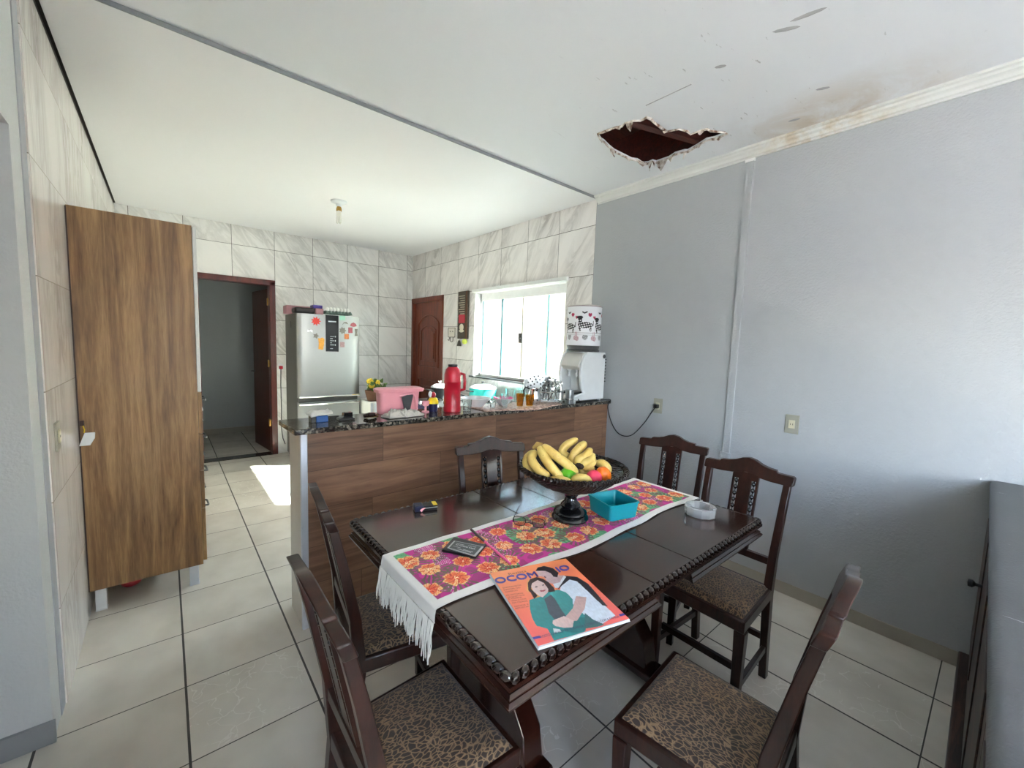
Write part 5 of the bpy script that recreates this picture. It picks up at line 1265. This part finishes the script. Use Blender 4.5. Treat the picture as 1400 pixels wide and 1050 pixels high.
# ---------------------------------------------------------------- magazine
MZ = .011
mq = [onz(660 + a / 6.667, 760 + b / 6.667, TZ + MZ) for a, b in ((505, 822), (62, 172), (755, 38), (1335, 565))]   # BL, TL, TR, BR
mg = thing('magazine', 'orange magazine with a man hugging a woman in a green jacket on its cover', 'magazine', Vector(((mq[0].x + mq[2].x) / 2, (mq[0].y + mq[2].y) / 2, TZ)))
def mgz(x, y): return TZ + MZ + .0055 * y - .002 * (1 - y) * x
NUm, NVm = 230, 280
cov = MB().grid(lambda u, v: qmap(mq, u, v, mgz(u, v)), NUm, NVm)
cv = cov.build('cover', vcol('printed glossy cover', .28, coat=.5), mg, fixn=False, smooth=180)
w = MB(); bo = [Vector((p.x, p.y, TZ + .0005)) for p in mq]
ctr = sum(bo, Vector()) / 4
for k in range(5):
    off = Vector((.0012 * math.sin(k * 2.1), .0012 * math.cos(k * 1.7), 0)); sc_ = 1.0 + .006 * math.sin(k * 1.3)
    z_a, z_b = TZ + .0005 + k * (MZ - .003) / 5, TZ + .0005 + (k + .85) * (MZ - .003) / 5
    ext = (bo[0] - bo[1]).normalized() * (.0015 + .0007 * k)
    Q = [ctr + (p - ctr) * sc_ + off + (ext if i in (0, 3) else Vector()) for i, p in enumerate(bo)]
    tl = [0, .0055, .0055, 0]
    w.rings([[Vector((p.x, p.y, z_a + tl[i])) for i, p in enumerate(Q)], [Vector((p.x, p.y, z_b + tl[i])) for i, p in enumerate(Q)]])
w.build('pages', simple('page edge', 'DCE4EA', .6), mg, smooth=0)
# inverse bilinear through a homography-free search: convert crop pixels to cover u,v
def cuv(a, b):
    P = onz(660 + a / 6.667, 760 + b / 6.667, TZ + MZ); x = y = .5
    for _ in range(12):
        p = qmap(mq, x, y, 0); ex, ey = P.x - p.x, P.y - p.y
        px = qmap(mq, x + .01, y, 0) - p; py_ = qmap(mq, x, y + .01, 0) - p
        det = px.x * py_.y - px.y * py_.x
        x += .01 * (ex * py_.y - ey * py_.x) / det; y += .01 * (px.x * ey - px.y * ex) / det
    return (x, y)
def C(*pts): return [cuv(a, b) for a, b in pts]
layers = [
 (C((405, 240), (470, 215), (560, 240), (600, 300), (640, 320), (600, 400), (540, 395), (470, 400), (440, 340), (400, 330)), 'E8A25C'),
 # man: shirt, dark strap, arm
 (C((720, 250), (800, 215), (900, 240), (980, 310), (1080, 420), (1210, 540), (1100, 610), (960, 640), (860, 640), (830, 560), (760, 420), (700, 330)), 'DCE6F4'),
 (C((660, 270), (750, 190), (860, 200), (960, 260), (1060, 370), (1140, 460), (1090, 450), (960, 330), (860, 240), (790, 225), (720, 280), (690, 310)), '2E2A33'),
 (C((690, 300), (760, 200), (740, 190), (660, 230), (640, 265), (660, 300)), 'E8EBF2'),
 (C((485, 150), (530, 110), (620, 130), (670, 165), (700, 190), (740, 185), (700, 250), (640, 265), (590, 250), (560, 205), (510, 195)), 'CDB0B4'),
 (C((480, 150), (500, 120), (560, 105), (640, 125), (690, 165), (680, 205), (645, 200), (620, 170), (570, 150), (520, 150)), '2C262B'),
 # woman: jacket
 (C((425, 410), (520, 380), (600, 330), (690, 315), (760, 340), (820, 400), (820, 440), (930, 540), (930, 690), (830, 720), (650, 770), (610, 700), (590, 665), (490, 640), (450, 570), (430, 490)), '2C8A8C'),
 (C((560, 400), (620, 360), (660, 400), (720, 500), (760, 545), (660, 590), (600, 520), (580, 450)), '46505E'),
 (C((700, 590), (830, 560), (930, 560), (940, 680), (860, 700), (760, 690)), '247678'),
 (C((930, 520), (1010, 580), (1110, 620), (1060, 640), (930, 660)), '3E6B70'),
 # woman: hair and face
 (C((410, 260), (430, 225), (490, 205), (550, 220), (600, 250), (650, 300), (660, 330), (600, 340), (590, 300), (560, 260), (500, 235), (450, 260), (440, 310), (500, 370), (470, 400), (440, 350), (415, 320)), '3B2428'),
 (C((450, 260), (500, 232), (555, 255), (598, 310), (590, 345), (545, 385), (510, 370), (460, 330), (440, 290)), 'E4C9C6'),
 (C((515, 325), (580, 315), (560, 332), (530, 336)), 'B04A58'), (C((475, 290), (500, 286), (497, 296), (478, 298)), '4A3238'), (C((540, 272), (560, 268), (560, 277), (543, 282)), '4A3238'),
 (C((560, 195), (580, 205), (572, 212), (558, 204)), '5A4044'),
 # arm and hands
 (C((850, 370), (945, 380), (930, 480), (860, 590), (760, 600), (750, 560), (820, 480)), 'CDA9A6'),
 (C((640, 590), (740, 550), (830, 590), (820, 650), (740, 655), (660, 640), (635, 615)), 'DDBDBB'),
 (C((640, 660), (700, 668), (720, 690), (650, 700)), 'E4E4EA'),
]
base_c = (lin('F0795C'), lin('E9685E'))
def magcol(x, y):
    for P, c in reversed(layers):
        if inpoly(x, y, P):
            k = 1 + .08 * mathutils.noise.noise(Vector((x * 14, y * 40, 2))) + .12 * mathutils.noise.noise(Vector((x * 60, y * 22, 5))); c = lin(c); return (c[0] * k, c[1] * k, c[2] * k)
    c = lin('F2925E'); d = lin('EE6A66'); t = min(1, max(0, 1.1 - y * 1.1)); c = [c[i] * (1 - t) + d[i] * t for i in range(3)]
    return c
buf = []
for j in range(NVm + 1):
    for i in range(NUm + 1): c = magcol(i / NUm, j / NVm); buf += [c[0], c[1], c[2], 1]
ca = cv.data.color_attributes.new('Col', 'FLOAT_COLOR', 'POINT'); ca.data.foreach_set('color', buf)
purple = simple('purple ink', '4A3F9A', .35); brown = simple('brown ink', '8C4A3A', .5); dkp = simple('dark purple ink', '4A3A66', .4)
def line(w, a0, b0, a1, b1, body, hpx, bold=0.0):
    p0, p1 = Vector(cuv(a0, b0)), Vector(cuv(a1, b1)); d = p1 - p0
    per = Vector((-d.y, d.x)).normalized() * (hpx)
    w.text(body, 1.0, lambda x, y, zz: qmap(mq, p0.x + d.x * x + per.x * y, p0.y + d.y * x + per.y * y, mgz(p0.x + d.x * x, p0.y + d.y * x) + .0006), width=1.0, bold=bold)
w = MB(); [line(w, 120 + dx_, 268 + dy_, 505 + dx_, 200 + dy_, 'OCOM', .125) for dx_, dy_ in ((0, 0), (5, 0), (2, -5), (2, 5))]; w.build('masthead', purple, mg, smooth=0); w = MB(); [line(w, 690 + dx_, 160 + dy_, 800 + dx_, 132 + dy_, 'IO', .125) for dx_, dy_ in ((0, 0), (5, 0), (2, -5), (2, 5))]
w.build('masthead', purple, mg, smooth=0)
w = MB(); line(w, 235, 190, 400, 160, 'Revista', .05)
for a0, b0, a1, b1, tx_ in ((185, 312, 355, 283, 'ENTREVISTA'), (192, 330, 345, 305, 'ESPECIAL DO'), (205, 348, 320, 330, 'COMÉRCIO'), (215, 378, 370, 355, 'AS HISTÓRIAS'), (228, 396, 385, 372, 'DE QUEM AMA'), (235, 410, 360, 392, 'E CUIDA'), (262, 428, 400, 405, 'VIDA A DOIS'), (270, 446, 410, 425, 'NA CIDADE'), (290, 478, 420, 455, 'SAÚDE E'), (300, 496, 425, 474, 'BEM-ESTAR')): line(w, a0, b0, a1, b1, tx_, .026)
w.build('side_lettering', brown, mg, smooth=0)
w = MB(); line(w, 530, 752, 1250, 555, 'ROSTO QUE INSPIRA MUDANÇA E CUIDADO COM A FAMÍLIA', .036); w.build('foot_lettering', dkp, mg, smooth=0)
w = MB()
for a, b, c_, d_2 in ((465, 765, 530, 748), (1255, 548, 1300, 535)):
    p0, p1 = cuv(a, b), cuv(c_, d_2); w.add([qmap(mq, p0[0], p0[1] - .0, mgz(*p0) + .0005), qmap(mq, p1[0], p1[1], mgz(*p1) + .0005), qmap(mq, p1[0], p1[1] + .025, mgz(*p1) + .0005), qmap(mq, p0[0], p0[1] + .025, mgz(*p0) + .0005)], [(0, 1, 2, 3)])
w.build('foot_bar', purple, mg, smooth=0)

# ---------------------------------------------------------------- grey-topped sideboard at the right edge
sb = thing('sideboard', 'long sideboard with scratched grey top at the right edge of the photo', 'sideboard', (XR - .003, .004, 0), rotz=R(1.0))
K = dict(local=True)          # built along its own -x direction from the wall
LS = 2.3
P = [(0, 0), (0, .012), (-.006, .02), (-.02, .024), (-.58, .024), (-.58, 0)]
MB().prism(P, -LS, -.012, lambda a, b, c: (c, a, .93 + b)).build('grey_top', M['slab_grey'], sb, smooth=50, **K)
MB().box(-LS + .02, -.014, -.57, -.03, .1, .9295).build('carcass', M['buffet_wood'], sb, **K)
MB().box(-LS + .02, -.03, -.56, .022, 0, .0995).build('plinth', M['buffet_wood'], sb, bevel=.006, **K)
for k in range(4):
    x0 = -LS + .03 + .56 * k; d = MB().box(x0, x0 + .55, -.0295, -.012, .12, .9).build('door', M['buffet_wood'], sb, bevel=.003, **K)
    MB().box(x0 + .08, x0 + .47, -.0119, -.008, .22, .8).build('raised_panel', M['buffet_wood'], d, bevel=.003, **K)
kn = MB().lathe([(.006, 0), (.006, .02), (.015, .028), (.014, .04), (.001, .043)], (-.62, -.012, .66), 14, mat=Matrix.Rotation(R(-90), 3, 'X')).build('knob', M['black'], sb, **K)

# ---------------------------------------------------------------- light
world = bpy.data.worlds.new('world'); scn.world = world; world.use_nodes = True
wt_ = world.node_tree; bg = wt_.nodes['Background']
sky = wt_.nodes.new('ShaderNodeTexSky'); sky.sky_type = 'NISHITA'; sky.sun_disc = False; sky.sun_elevation = R(42); sky.sun_rotation = R(120); sky.air_density = 1.0; sky.dust_density = 2.5
mixn = wt_.nodes.new('ShaderNodeMix'); mixn.data_type = 'RGBA'; mixn.inputs[0].default_value = .7
wt_.links.new(sky.outputs[0], mixn.inputs[6]); mixn.inputs[7].default_value = (.66, .685, .73, 1)
wt_.links.new(mixn.outputs[2], bg.inputs[0]); bg.inputs[1].default_value = 2.7
sun = bpy.data.lights.new('sun', 'SUN'); sun.energy = 200; sun.angle = R(.8); sun.color = (1, .98, .95)
so_ = bpy.data.objects.new('sun', sun); COL.objects.link(so_)
sdir = Vector((-.87, .49, -.757)).normalized(); so_.rotation_euler = sdir.to_track_quat('-Z', 'Y').to_euler(); so_.location = (6, -2, 6)
def portal(name, loc, sx, sy, d):
    a = bpy.data.lights.new(name, 'AREA'); a.shape = 'RECTANGLE'; a.size = sx; a.size_y = sy; a.cycles.is_portal = True
    o = bpy.data.objects.new(name, a); COL.objects.link(o); o.location = loc; o.rotation_euler = Vector(d).to_track_quat('-Z', 'Z').to_euler()
portal('window_portal', (XR + .16, (WY0 + WY1) / 2, (WZ0 + WZ1) / 2), 1.6, 1.1, (-1, 0, 0))
portal('front_portal', (1.55, -3.37, 1.55), .8, 1.0, (0, 1, 0))
portal('side_portal', (XL - .16, -1.65, 1.45), 2.0, 1.5, (1, 0, 0))
scn.view_settings.view_transform = 'Standard'; scn.view_settings.look = 'None'; scn.view_settings.gamma = 1; scn.view_settings.use_curve_mapping = False
scn.view_settings.exposure = 2.55
for o in list(COL.objects):
    if '_o' in o: del o['_o']
